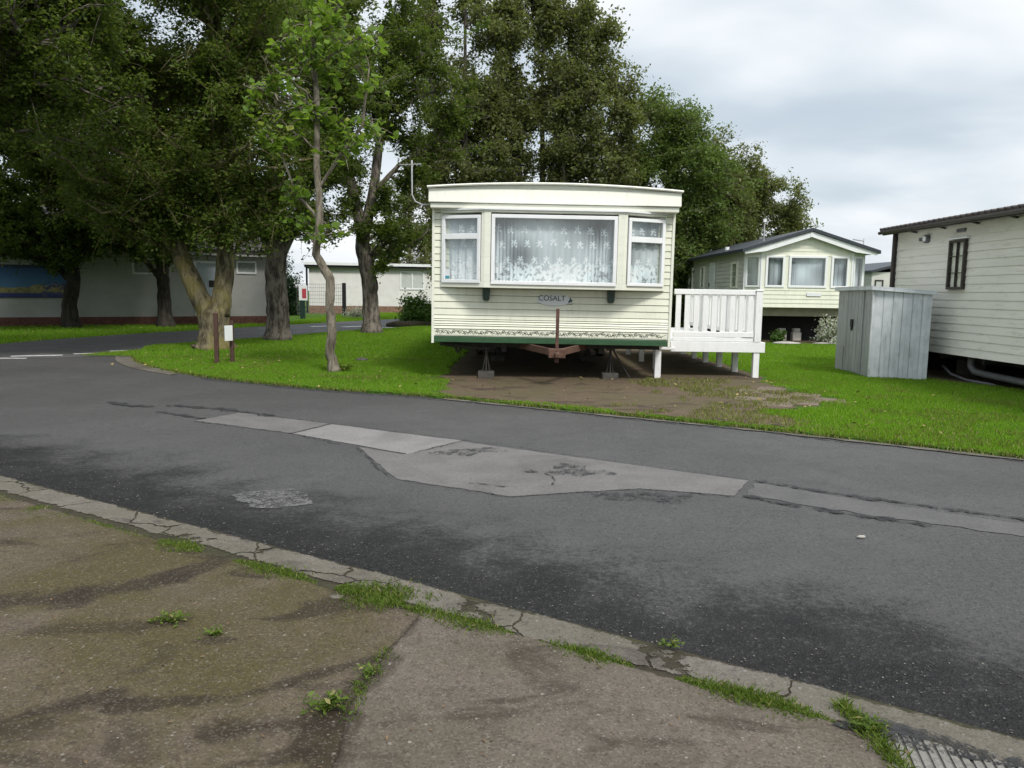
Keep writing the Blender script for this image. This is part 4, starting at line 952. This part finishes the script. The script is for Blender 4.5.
m = MB(); m.prism([(-.22,2.655),(1.76,2.93),(3.74,2.655),(3.74,2.70),(1.76,2.975),(-.22,2.70)], -L3-.2, .25)
for k in range(60): y = .22-k*.16; m.tube([(-.235,y,2.700),(.5,y,2.80)], .022, 6)
m.build('roof', M['dark_roof'], c3)
m = MB(); m.box(-.19,-.15,-L3-.2,.2,2.58,2.66); m.box(-.15,.02,-L3-.2,.2,2.62,2.64); m.build('fascia', M['brown'], c3)
m = MB(); m.tube([(-.235,.24,2.625),(-.235,-L3-.2,2.625)], .032, 8); gt = m.build('gutter', M['brown'], c3)
for k in range(9): y = -.75-k*.95; m = MB(); m.beam((-.02,y,2.57),(-.19,y,2.61),.05,.03); m.build('gutter_bracket', M['brown'], gt)
window(c3, XW @ Matrix.Translation((1.92,-.045,1.545)), .47, .80, .04, frame='brown', stiles=[(.235,.010)], rails=[(.27,.010),(.54,.010)], curtain=dict(pleats=2, motif=False, nx=60, tone=(.16,.18,.18)), seed=50)
m = MB(XW); m.box(1.87,2.45,-.07,.0,2.36,2.385); m.build('window_head', M['white'], c3)
m = MB(XW); m.tube([(1.15,-.07,2.43),(1.15,-.0,2.43)], .075, 14); m.box(.93,1.05,-.06,-.0,2.40,2.46); m.build('wall_lamp', M['pipe'], c3)
m = MB(XW); m.tube([(1.15,-.085,2.43),(1.15,-.071,2.43)], .05, 14); m.build('lamp_lens', M['white'], c3)
m = MB(XW); m.box(2.05,2.3,-.03,-.0,2.47,2.53); m.build('wall_vent', M['pipe'], c3, bevel=.01)
m = MB(); 
for x in (.9,2.6): m.box(x-.05,x+.05,-L3,-.2,.30,.46)
for k in range(8): m.box(.1,3.4,-.5-k*1.2,-.44-k*1.2,.37,.468)
m.build('chassis', M['chassis'], c3)
m = MB(); m.tube([(.22,-2.35,.50),(.22,-2.35,.30),(.24,-2.42,.22),(.3,-2.6,.19),(.35,-4.2,.15),(.4,-8,.1)], .055, 10); m.build('waste_pipe', M['pipe'], c3, True)
m = MB(); m.tube([(.12,-1.7,.24),(.14,-1.95,.12),(.2,-2.3,.06),(.3,-2.9,.05)], .022, 8); m.build('supply_hose', M['pipe'], c3, True)
for x, y in ((.9,-1.2),(2.6,-1.2),(.9,-5),(2.6,-5)):
    m = MB(); m.box(x-.15,x+.15,y-.2,y+.2,.03,.30); m.build('pier_block', M['block'], c3, bevel=.01)
m = MB(); m.box(3.35,3.4,-L3,-3.8,.03,.46); m.box(3.35,3.4,-2.3,0,.03,.46); m.box(.3,3.35,-.2,-.16,.03,.46); m.build('dark_backing', M['underblack'], c3)  # black boards added along the back so the space below stays dark

# ------------------------------------------------------------------ shed
sh = thing('metal_shed', 'small grey galvanised metal shed with a door standing on the lawn', 'shed', (0,0,0))
A, B, Cc = Vector((6.12,14.75,0)), Vector((6.08,13.25,0)), Vector((6.93,12.98,0)); Dd = A+Cc-B
def corr_wall(p, q, z0, za, zb, pitch, amp, mat, name, parent, par=None):
    d = (q-p); L_ = d.length; d.normalize(); nrm = Vector((d.y,-d.x,0)); n = int(L_/pitch); m = MB(); vs = []; prof = []
    for k in range(n):
        u = k*L_/n; w = L_/n; prof += [(u,0),(u+w*.06,-amp),(u+w*.12,0),(u+w*.5,amp*.25),(u+w*.54,0)]
    prof.append((L_,0))
    for u, o in prof:
        z1 = za+(zb-za)*u/L_
        for z in (z0, z1): vs.append(p + d*u + nrm*o + Vector((0,0,z)))
    m.add(vs, [(2*i,2*i+2,2*i+3,2*i+1) for i in range(len(prof)-1)])
    return m.build(name, mat, parent)
HB, HA, HC = 1.575, 1.56, 1.50
corr_wall(B, Cc, .02, HB, HC, .145, .012, M['galv'], 'side_panel', sh)
corr_wall(A, B, .02, HA, HB, .11, .012, M['galvdoor'], 'front_panel', sh)
corr_wall(Cc, Dd, .02, HC, HC, .15, .012, M['galv'], 'back_panel', sh); corr_wall(Dd, A, .02, HC, HA, .15, .012, M['galv'], 'side_panel', sh)
d = (B-A).normalized(); nrm = Vector((d.y,-d.x,0))
DP = planar((A.x,A.y), (B.x,B.y), 0)
m = MB(DP); m.box(.42,.47,-.02,.01,.06,1.50); m.box(1.12,1.16,-.02,.01,.06,1.50); m.box(0,1.5,-.025,.0,1.50,1.545); m.build('door_frame', M['galvdoor'], sh)
m = MB(DP); m.box(.475,1.115,-.016,-.006,.07,1.49); 
for k in range(5): m.box(.50+k*.145,.515+k*.145,-.022,-.016,.08,1.48)
dr = m.build('door', M['galvdoor'], sh); m = MB(DP); m.box(.70,.79,-.05,-.022,.88,1.0); m.prism([(.71,.88),(.78,.88),(.745,.80)], -.045, -.022); m.build('handle', M['black'], dr)
m = MB(DP); m.box(.395,.418,-.022,-.002,.04,.50); m.build('rust_streak', M['rustpost'], dr)
m = MB(); rt = [A+Vector((-.06,.06,HA+.0)), B+Vector((-.07,-.05,HB+.0)), Cc+Vector((.05,-.06,HC+.0)), Dd+Vector((.05,.05,HC+.0))]
m.add(rt + [p+Vector((0,0,.012)) for p in rt], [(0,3,2,1),(4,5,6,7),(0,1,5,4),(1,2,6,5),(2,3,7,6),(3,0,4,7)])
for a, b in ((rt[0],rt[1]),(rt[1],rt[2]),(rt[2],rt[3]),(rt[3],rt[0])): m.beam(a+Vector((0,0,-.028)), b+Vector((0,0,-.028)), .012, .05)
m.build('roof', M['galv'], sh)
m = MB(); m.beam(B+Vector((-.003,-.003,.02)), B+Vector((-.003,-.003,1.55)), .03, .03, (0,1,0)); m.build('corner_trim', M['galv'], sh)

# a distant caravan between the far one and the right one
c4 = thing('static_caravan', 'beige caravan far away, seen through the gap between the far caravan and the right one', 'caravan', (17.6,36.5,0))
m = MB(); m.box(-1.0,2.6,0,9,.7,2.55); m.build('wall', M['c2side'], c4); m = MB(); m.prism([(-1.1,2.5),(.8,3.0),(2.7,2.5),(2.7,2.62),(.8,3.12),(-1.1,2.62)], -.15, 9.1); m.build('roof', M['grey_roof'], c4)
for a, b in ((-.85,-.45),(.0,.7)): window(c4, Matrix.Translation((a,-.01,1.45)), b-a, .75, .06, frame='brown')
m = MB(); m.box(-.95,2.55,.3,.35,0,.7); m.build('dark_backing', M['underblack'], c4)

# ------------------------------------------------------------------ long white building on the left
bl = thing('rendered_building', 'long low white rendered building with dark tiled roof behind the trees on the left', 'building', (-17.15,26.1,0), math.atan2(5.0,7.4))
BL0, BL1 = -9, 9.05; BH = 2.75
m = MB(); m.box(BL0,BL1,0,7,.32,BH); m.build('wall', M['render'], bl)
m = MB(); m.box(BL0,BL1+.02,-.03,7,-.06,.32); m.build('brick_plinth', M['bricks'], bl)
m = MB(); m.prism([(-.45,BH-.04),(3.5,BH+1.5),(7.45,BH-.04),(7.45,BH+.06),(3.5,BH+1.62),(-.45,BH+.06)], BL0-.3, BL1+.3, 'x')
for k in range(9): m.prism([(-.47+k*.42,BH+.05+k*.166),(-.05+k*.42,BH+.225+k*.166),(-.05+k*.42,BH+.236+k*.166),(-.47+k*.42,BH+.10+k*.166)], BL0-.3, BL1+.3, 'x')
rf = m.build('roof', M['dark_roof'], bl)
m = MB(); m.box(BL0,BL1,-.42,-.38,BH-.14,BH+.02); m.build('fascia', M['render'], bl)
nxm, nzm = 150, 60; u = np.linspace(0,1,nxm); v = np.linspace(0,1,nzm); U_, V_ = np.meshgrid(u, v)
sky_ = np.stack([.02+.10*(1-V_)+0*U_, .10+.22*(1-V_), .30+.25*(1-V_)], -1)
lnd = (V_ < .34+.05*np.sin(U_*9)+.10*(vnoise(U_*40, V_*0, .5, 4)-.5)); sand = np.stack([.38+0*U_, .34+0*U_, .14+0*U_], -1); cc = np.where(lnd[...,None], sand*(.5+.8*vnoise(U_*40, V_*16, 1, 5)[...,None]), sky_)
cc = np.where((V_ < .13)[...,None], np.array([.03,.05,.25]), cc); cc = np.where((V_ > .93)[...,None], np.array([.02,.05,.12]), cc); cc = np.where(((U_ > .8) & (V_ < .5) & (vnoise(U_*60, V_*20, 1, 8) > .5))[...,None], np.array([.10,.10,.22]), cc)
cl = np.concatenate([cc*.65, np.ones(U_.shape+(1,))], -1); i, j = np.meshgrid(np.arange(nxm-1), np.arange(nzm-1)); a = (j*nxm+i).ravel(); F_ = np.stack([a,a+1,a+nxm+1,a+nxm],1).ravel()
mu = MB(); mu.box(-1.75,2.02,-.045,-.005,.98,2.08); mb_ = mu.build('wall_banner', M['black'], bl)
fast_mesh('banner_print', np.stack([(-1.73+3.73*U_).ravel(), np.full(U_.size,-.048), (1.0+1.06*V_).ravel()],1), F_, 4, M['mural'], mb_, cl.reshape(-1,4))
for x in (-.1, 1.85): m = MB(); m.box(x-.09,x+.09,-.16,0,2.46,2.62); m.build('floodlight', M['black'], bl, bevel=.01)
m = MB(); m.box(6.28,7.08,-.03,.0,.34,2.32); dr = m.build('door', simple('pale_blue_door', (.42,.47,.52), .5, .05, 5), bl)
m = MB(); m.box(6.72,6.92,-.04,-.031,1.42,1.68); m.build('door_pane', M['black'], dr)
m = MB(); m.box(6.2,6.28,-.05,.0,.34,2.4); m.box(7.08,7.16,-.05,.0,.34,2.4); m.box(6.28,7.08,-.05,.0,2.32,2.4); m.build('door_frame', M['white'], bl)
window(bl, Matrix.Translation((7.75,-.02,1.95)), .78, .50, .07)
window(bl, Matrix.Translation((4.1,-.02,1.85)), .9, .6, .07)

# second building
b2 = thing('painted_building', 'low white painted building with flat white roof edge, seen between the tree trunks', 'building', (-12.35,47.5,0), math.atan2(1.6,8))
m = MB(); m.box(0,10.5,0,6,.42,2.72); m.build('wall', M['render2'], b2); m = MB(); m.box(-.02,10.5,-.02,6,-.06,.42); m.build('brick_plinth', simple('tan_brick_plinth', (.22,.13,.09), .9, .3, 8), b2)
m = MB(); m.box(-.3,10.8,-.35,6.3,2.86,3.02); m.build('roof', M['white'], b2); m = MB(); m.box(-.25,10.7,-.28,6.2,2.72,2.86); m.build('fascia', M['black'], b2)
window(b2, Matrix.Translation((5.45,-.02,1.45)), 1.5, 1.15, .09, curtain=dict(pleats=4, motif=False, nx=60), stiles=[(.75,.08)], seed=40)
m = MB(); m.tube([(-.12,-.1,0),(-.12,-.1,2.8)], .06, 8); m.build('downpipe', M['black'], b2)

# fence in front of it
fn = thing('mesh_fence', 'thin dark wire mesh fence with a black post before the second white building', 'fence', (0,0,0))
fp = [(-11.3,41.0),(-8.9,41.3),(-6.3,41.6)]
for x, y in fp[1:2]: m = MB(); m.box(x-.09,x+.09,y-.09,y+.09,-.06,1.75); m.build('post', M['black'], fn)
m = MB()
for (x0,y0),(x1,y1) in zip(fp, fp[1:2]):
    for k in range(9): z = .15+k*.19; m.tube([(x0,y0,z),(x1,y1,z)], .008, 3)
    for k in range(26): t = k/25; m.tube([(x0+(x1-x0)*t,y0+(y1-y0)*t,.05),(x0+(x1-x0)*t,y0+(y1-y0)*t,1.7)], .006, 3)
m.build('wire_mesh', M['pipe'], fn)
# sign on green post
sg = thing('warning_sign', 'white board with a red printed panel on a dark green post beside the road behind', 'sign', (-10.35,38.6,0))
m = MB(); m.box(-.13,.10,-.04,.04,-.06,.92); m.build('post', M['greenpost'], sg); m = MB(); m.box(-.17,.24,-.07,-.04,.85,1.58); bd = m.build('board', M['notice'], sg)
m = MB(); m.box(-.02,.19,-.074,-.071,.95,1.42); m.build('red_panel', M['red'], bd)
# notice on two posts near the forked tree
nb = thing('notice_board', 'small white notice fixed between two brown posts at the foot of the forked tree', 'notice board', (-5.32,14.15,0))
for x, y, h_ in ((-.06,0,.95),(.12,.28,.80)):
    m = MB(); m.box(x-.035,x+.035,y-.035,y+.035,.0,h_); m.build('post', M['wood'], nb, bevel=.008)
m = MB(MB and Matrix.Translation((.04,.10,0)) @ Matrix.Rotation(math.atan2(.28,.18), 4, 'Z')); m.box(-.03,.14,-.075,-.06,.44,.72); m.build('board', M['notice'], nb, bevel=.004)

# ------------------------------------------------------------------ bushes and hedge
def bush(name, label, cat, p, R, n, size, leaf, seed, stems=14, up=.3, H=None):
    rr = random.Random(seed); r = np.random.default_rng(seed); root = thing(name, label, cat, p); m = MB(); S = []
    H = H or R*1.6
    for k in range(stems*5):
        d = Vector((rr.gauss(0,1), rr.gauss(0,1), abs(rr.gauss(0,1)))).normalized(); q = rr.uniform(.55,1.05); e = Vector((d.x*R*q, d.y*R*q, .05+d.z*H*q)); m.tube([(rr.uniform(-.08,.08),rr.uniform(-.08,.08),0), e*.5+Vector((0,0,.08)), e], [.012,.008,.004], 3, False); S.append(e)
    S = np.array([tuple(s) for s in S]); ids = r.integers(0, len(S), n); t = r.random(n)[:,None]**.4; Pn = S[ids]*t + r.normal(0, R*.13, (n,3)); Pn[:,2] = np.maximum(Pn[:,2], .03)
    m.build('stem', M['bark_dark'], root); V = leaf_arrays(Pn, size, r, up); fast_mesh('foliage', V, np.arange(len(V)), 4, leaf, root); return root
bush('bush', 'rounded green bush at the left side of the cream caravan', 'bush', (-3.85,31.5,0), 1.0, 9000, .10, M['leaf_bush'], 1, H=1.35)
bush('bush', 'silvery variegated bush in front of the far caravan', 'bush', (9.2,22.5,0), .55, 3200, .07, M['leaf_silver'], 2, H=.85)
bush('green_plant', 'small green plant under the front of the far caravan, next to the deck', 'plant', (7.75,22.75,.0), .28, 420, .09, M['leaf_bush'], 3, 8, H=.42)
bush('brush_pile', 'pile of cut grey branches in front of the mesh fence', 'branches', (-7.9,39.6,0), .9, 1500, .06, M['leaf_silver'], 5, H=.55)
for k, (x, y, R, H_) in enumerate([(-12.9,43.6,1.3,3.9),(-14.7,42.5,1.3,4.6),(-16.6,43,1.4,4.4)]):
    bush('conifer_bush', ['dark conifer just left of the second white building','dark conifer second from the white building','dark conifer behind the end of the long building'][k], 'conifer', (x,y,-.06), R, 12000, .13, M['leaf_conifer'], 50+k, 20, H=H_)
m = MB(); rr = random.Random(3); pts = [(-4.9+.25*k, 30.2+.05*k, .07) for k in range(9)]; m.tube(pts, [.06,.13,.16,.15,.17,.16,.15,.12,.05], 8); tag(m.build('earth_bank', M['jsoil'], None, True), 'low dark bank of earth at the far lawn edge beside the bush', 'earth bank')

# ------------------------------------------------------------------ trees
tree('forked_tree', 'thick lichen-covered tree forking low into two limbs, behind the notice board', 'tree', (-6.75,17.65,.0),
     [([(0,0,0),(.02,0,.45),(0,0,.95)], [.38,.35,.36]), ([(-.08,0,.75),(-.35,0,1.3),(-.68,.05,2.0),(-.95,.1,2.7),(-1.2,.3,4.2),(-1.3,.3,6.2)], [.27,.21,.19,.17,.13,.05]),
      ([(.10,0,.8),(.22,.05,1.4),(.28,.1,2.1),(.22,.1,3.2),(.1,.2,5.0),(.2,.2,7.4)], [.26,.21,.20,.18,.13,.05])],
     [((-1.6,0,4.6),(2.4,2.2,2.0)), ((.8,0,4.8),(2.1,2.2,2.3)), ((0,0,7.6),(2.9,2.6,2.2)), ((-.1,-.9,3.3),(2.2,1.1,.85)), ((-1.6,-1.4,3.7),(2.0,1.0,1.2)), ((.9,.6,3.2),(1.2,1,.8))], 125000, .085, M['leaf_oak'], M['bark_moss'], 101, limbs=170, twigs=16)
tree('park_tree', 'stout grey-barked tree between the forked tree and the slim tree', 'tree', (-6.33,21.0,0),
     [([(0,0,0),(.02,0,.8),(-.02,0,1.8),(.05,0,3.0),(0,.1,5),(.1,0,8)], [.33,.30,.29,.26,.19,.06]), ([(.02,0,2.0),(.5,0,3.0),(.9,.2,4.5),(1.2,.2,6.5)], [.15,.12,.09,.04]), ([(0,0,2.2),(-.6,.1,3.3),(-1.2,0,5)], [.14,.11,.05])],
     [((-.5,-.3,4.6),(2.3,1.8,1.9)), ((.7,-.3,7.3),(2.9,2.4,2.4)), ((1.3,0,4.3),(1.5,1.5,1.6)), ((-.4,.5,3.2),(1.5,1.2,.8))], 85000, .092, M['leaf_oak'], M['bark_grey'], 102, limbs=120, twigs=15)
tree('maple_sapling', 'slim pale-barked crooked tree with bright maple leaves, nearest the road', 'tree', (-2.97,12.95,0.02),
     [([(0,0,0),(-.06,0,.35),(-.03,0,.7),(-.06,.0,1.15),(-.05,0,1.55),(-.28,.02,1.95),(-.20,0,2.6),(-.24,0,3.4),(-.22,0,4.4),(-.3,0,5.6)], [.095,.082,.078,.075,.078,.068,.06,.055,.045,.02]), ([(-.22,0,3.0),(.15,0,3.55),(.5,0,4.0),(.62,0,4.9)], [.03,.028,.025,.012]), ([(-.2,0,2.5),(-.6,0,2.95),(-.8,-.1,3.6)], [.028,.02,.01])],
     [((-.75,-.1,4.6),(.95,.8,.9)), ((.3,0,4.1),(.75,.7,.7)), ((-.6,0,2.75),(.55,.5,.5)), ((.12,0,2.2),(.40,.3,.35)), ((-.2,0,5.4),(.9,.8,.8)), ((-.95,0,3.5),(.5,.5,.6))], 2000, .125, M['leaf_maple'], M['bark_pale'], 103, limbs=40, twigs=6, tsides=10, aspect=.85, spread=.10, lr=.018, rough=.12)
tree('park_tree', 'tree with pale lower trunk and dark spreading crown, just left of the cream caravan', 'tree', (-4.51,25.0,0),
     [([(0,0,0),(-.04,0,.9),(-.05,0,1.6),(-.25,0,2.6),(-.3,.1,3.4)], [.28,.26,.25,.25,.21]), ([(-.25,0,3.0),(-.55,0,4.4),(-.8,0,5.6),(-1.0,0,7.5),(-1.0,0,9.5)], [.2,.16,.13,.10,.04]), ([(-.25,0,3.0),(.1,0,4.6),(.3,0,6.2),(.3,0,8.8)], [.19,.16,.12,.04]), ([(.05,0,4.4),(.9,0,5.3),(1.9,0,5.9)], [.09,.07,.03])],
     [((-.3,0,8.9),(3.3,2.4,2.6)), ((-1.9,0,6.3),(1.9,1.6,1.9)), ((1.7,0,6.9),(2.0,1.5,1.6)), ((.5,-.4,3.6),(1.3,.9,1.3)), ((1.6,0,3.9),(1.2,.8,1.5)), ((-.3,-.3,5.0),(1.4,.8,1.0)), ((-1.1,0,4.4),(1.1,.9,1.1)), ((1.2,0,5.2),(1.3,1,.7))], 85000, .105, M['leaf_oak'], M['bark_grey'], 104, limbs=130, twigs=13)
for k, (x, y, lx) in enumerate([(-14.69,26.0,.1),(-12.15,27.4,-.1)]):
    tree('shade_tree', ['dark tree close to the long building, right of its blue banner','dark tree against the long white wall, behind the forked tree'][k], 'tree', (x,y,-.05),
         [([(0,0,0),(-.05,0,.8),(.05+lx,0,1.7),(lx,0,2.6),(lx*2,0,5),(0,0,7.5)], [.27,.23,.21,.19,.12,.05]), ([(lx*.5,0,1.6),(-.6,0,2.3),(-1.3,0,3.2)], [.11,.09,.04]), ([(lx,0,2.0),(.7,0,2.8),(1.4,0,3.8)], [.10,.08,.04])],
         [((-.8,-.6,4.1),(3.2,2.3,1.8)), ((-3.2,-.4,4.9),(2.0,1.8,2.3)), ((.8,-.6,4.4),(2.9,2.0,2.0)), ((0,0,7.2),(3.6,3,2.4))], 72000, .125, M['leaf_oak'], M['bark_dark'], 110+k, group='dark trees in front of the long building', limbs=110, twigs=14)
tree('overhanging_tree', 'big tree at the left edge whose leafy boughs hang over the road', 'tree', (-11.3,13.2,0),
     [([(0,0,0),(.1,0,1.5),(.1,0,3.2),(.6,0,5),(1,0,8)], [.4,.34,.3,.22,.06]), ([(.1,0,2.6),(1.2,.2,4.2),(2.6,.4,5.2),(3.8,.6,5.8)], [.2,.16,.11,.04])],
     [((2.7,.3,5.6),(2.6,2.2,1.7)), ((.4,.2,5.6),(2.6,2.4,2.2)), ((1.6,.5,8.0),(3.2,2.8,2.0)), ((2.0,1.2,4.3),(1.8,1.4,1.0)), ((4.2,.6,5.2),(1.4,1.2,1.0))], 120000, .085, M['leaf_oak'], M['bark_grey'], 120, limbs=130, twigs=15)
tree('overhanging_tree', 'unseen big tree added outside the left edge to shade the road junction', 'tree', (-14.8,7.2,0),  # out of view, put in to cast shade on the wall and road
     [([(0,0,0),(.1,0,1.5),(.1,0,3.2),(.3,0,5.5),(.2,0,9)], [.4,.34,.3,.22,.06])],
     [((1.0,0,6.0),(4.2,4.2,2.8)), ((0,2,9.0),(4.2,4.2,2.2)), ((-1,0,4.0),(4,4,1.2))], 50000, .16, M['leaf_oak'], M['bark_grey'], 122, limbs=90, twigs=14)
tree('overhanging_tree', 'second big tree added at the left edge to deepen shade where the roads meet', 'tree', (-17.2,20.0,0),  # extra canopy, trunk out of view, added to shade the long wall
     [([(0,0,0),(.1,0,1.5),(.1,0,3.2),(.6,0,5.5),(1,0,9)], [.4,.34,.3,.22,.06]), ([(.1,0,3.0),(1.6,.2,4.8),(3.2,.4,6.0),(5.0,.6,6.8)], [.2,.16,.11,.04])],
     [((4.6,.3,7.2),(3.4,3.2,1.9)), ((.4,.2,6.5),(3.2,3.0,2.6)), ((2.6,1.5,9.0),(4.2,3.6,2.0))], 70000, .13, M['leaf_oak'], M['bark_grey'], 121, limbs=110, twigs=15)
for k, (x, y, s) in enumerate([(-22,38,1.35),(-15.5,40,1.1)]):
    tree('background_tree', ['tree rising behind the roof of the long building at far left','tree rising behind the long building near its end'][k], 'tree', (x,y,-.05), [([(0,0,0),(0,0,3),(.2,0,6),(0,0,9.5)], [.3,.25,.16,.05])],
         [((0,0,6.0),(3.9*s,2.5,3.6)), ((0,0,9.5),(3.2*s,2.5,2.4))], 34000, .17, M['leaf_oak'], M['bark_dark'], 130+k, limbs=50, twigs=13)
# the row behind the cream caravan
def back_tree(x, y, H, W, label, seed, leaf='leaf_grey', n=60000, size=.14, lean=0, low=1.6, prof=((.14,.80,.17),(.34,1.0,.22),(.56,.95,.22),(.76,.72,.18),(.90,.42,.12))):
    rr = random.Random(seed); bl_ = []; h = H-low
    for t, f, e in prof:
        bl_.append(((lean*t+rr.uniform(-.15,.15)*W, rr.uniform(-.3,.3), low+h*t), (W*f*rr.uniform(.9,1.08), W*f*.8, h*e)))
    return tree('willow_tree', label, 'tree', (x,y,-.05), [([(0,0,0),(.1,0,H*.3),(lean*.5,0,H*.6),(lean,0,H*.95)], [.2,.12,.06,.02]), ([(0,0,H*.15),(W*.4,0,H*.4),(W*.6+lean*.5,0,H*.7)], [.16,.1,.03]), ([(0,0,H*.12),(-W*.4,0,H*.4),(-W*.6+lean*.5,0,H*.72)], [.16,.1,.03])],
                bl_, n, size, M[leaf], M['bark_grey'], seed, limbs=150, twigs=14, up=.3, aspect=.55, spread=.24)
back_tree(-1.9,30.0,16.5,2.5,'tall grey-green tree behind the left part of the cream caravan roof',201,n=75000)
back_tree(1.0,31.2,16.5,2.3,'tall grey-green tree rising behind the middle of the cream caravan',202,n=75000)
back_tree(2.8,30.0,12.2,2.1,'tall tree behind the right part of the cream caravan, at the edge of the sky',203,n=60000)
back_tree(-6.9,52.0,9.5,2.8,'tree standing behind the second white building',207,n=26000,size=.17)
back_tree(-3.4,54.0,8.5,2.6,'smaller tree behind the right end of the second white building',208,n=22000,size=.17)
RP = ((.14,.85,.19),(.34,1.05,.24),(.58,1.05,.24),(.80,.82,.19))
back_tree(6.1,31.5,9.4,2.6,'fresh green rounded tree stepping down behind the right end of the cream caravan',204,'leaf_mid',85000,.13,low=.9,prof=RP)
back_tree(9.0,37.0,8.9,2.6,'grey-green tree right of the fresh green one, behind the far caravan',206,n=60000,low=.9,prof=RP)
back_tree(11.6,38.5,7.6,2.7,'lowest rounded tree at the right end of the row, above the far caravan roof',205,n=65000,low=.6,prof=RP)
bush('bush', 'bright green shrub behind the left end of the far caravan', 'bush', (6.6,32.5,-.05), 1.5, 9000, .13, M['leaf_bush'], 60, 20, H=3.2)
bush('bush', 'dark green undergrowth behind the cream caravan and its deck', 'bush', (3.9,33,-.05), 1.9, 9000, .15, M['leaf_grey'], 61, 20, H=3.0)

# ------------------------------------------------------------------ world, sun, camera
w = bpy.data.worlds.new('World'); SC.world = w; w.use_nodes = True; N, L = w.node_tree.nodes, w.node_tree.links; bg = N['Background']
sky = N.new('ShaderNodeTexSky'); sky.sky_type = 'NISHITA'; sky.sun_disc = False; SE, SR = math.radians(50), math.radians(152); sky.sun_elevation = SE; sky.sun_rotation = SR; sky.dust_density = 2
tc = N.new('ShaderNodeTexCoord'); sp = N.new('ShaderNodeSeparateXYZ'); L.new(tc.outputs['Generated'], sp.inputs[0])
zc_ = math_(N, L, 'MAXIMUM', sp.outputs[2], 0.0); den = math_(N, L, 'ADD', zc_, .22)
cb = N.new('ShaderNodeCombineXYZ'); L.new(math_(N, L, 'DIVIDE', sp.outputs[0], den), cb.inputs[0]); L.new(math_(N, L, 'DIVIDE', sp.outputs[1], den), cb.inputs[1])
mp = N.new('ShaderNodeMapping'); mp.inputs['Location'].default_value = (1.3, 4.2, 0); mp.inputs['Scale'].default_value = (.8, 1.0, 1); L.new(cb.outputs[0], mp.inputs[0])
c1_ = noise(N, L, mp.outputs[0], .75, 3, .45, .2); c2_ = noise(N, L, mp.outputs[0], 2.2, 4, .5, .2)
cl_ = math_(N, L, 'ADD', math_(N, L, 'MULTIPLY', c1_, .75), math_(N, L, 'MULTIPLY', c2_, .25))
cloud = mix(N, L, maprange(N, L, cl_, .38, .60), (4.2,4.9,5.5), (7.5,7.7,7.9))
zb = maprange(N, L, zc_, .38, .9, 1.0, 1.75); vm = N.new('ShaderNodeVectorMath'); vm.operation = 'SCALE'; L.new(cloud, vm.inputs[0]); L.new(zb, vm.inputs['Scale'])
L.new(mix(N, L, .92, sky.outputs[0], vm.outputs[0]), bg.inputs[0]); bg.inputs[1].default_value = .1
sd = bpy.data.lights.new('sun', 'SUN'); sd.energy = 2.1; sd.angle = math.radians(12); sd.color = (1, .96, .9); so = bpy.data.objects.new('sun', sd); COL.objects.link(so)
to = Vector((math.sin(SR)*math.cos(SE), math.cos(SR)*math.cos(SE), math.sin(SE))); so.rotation_euler = to.to_track_quat('Z', 'Y').to_euler(); so.location = (10,-10,30)
cd = bpy.data.cameras.new('camera'); co_ = bpy.data.objects.new('camera', cd); COL.objects.link(co_); SC.camera = co_
cd.sensor_width = 36; cd.lens = 780/1024*36; cd.clip_end = 2000; cd.clip_start = .05
pitch = math.atan(92/780); co_.matrix_world = Matrix.Translation((0,0,1.4)) @ Matrix.Rotation(PI/2-pitch, 4, 'X') @ Matrix.Rotation(math.radians(.8), 4, 'Z')
vs_ = SC.view_settings; vs_.view_transform = 'Standard'; vs_.look = 'None'; vs_.exposure = .48; vs_.gamma = 1; vs_.use_curve_mapping = False
SC.cycles.max_bounces = 6; SC.cycles.diffuse_bounces = 2; SC.cycles.glossy_bounces = 3; SC.cycles.transmission_bounces = 3; SC.cycles.transparent_max_bounces = 12
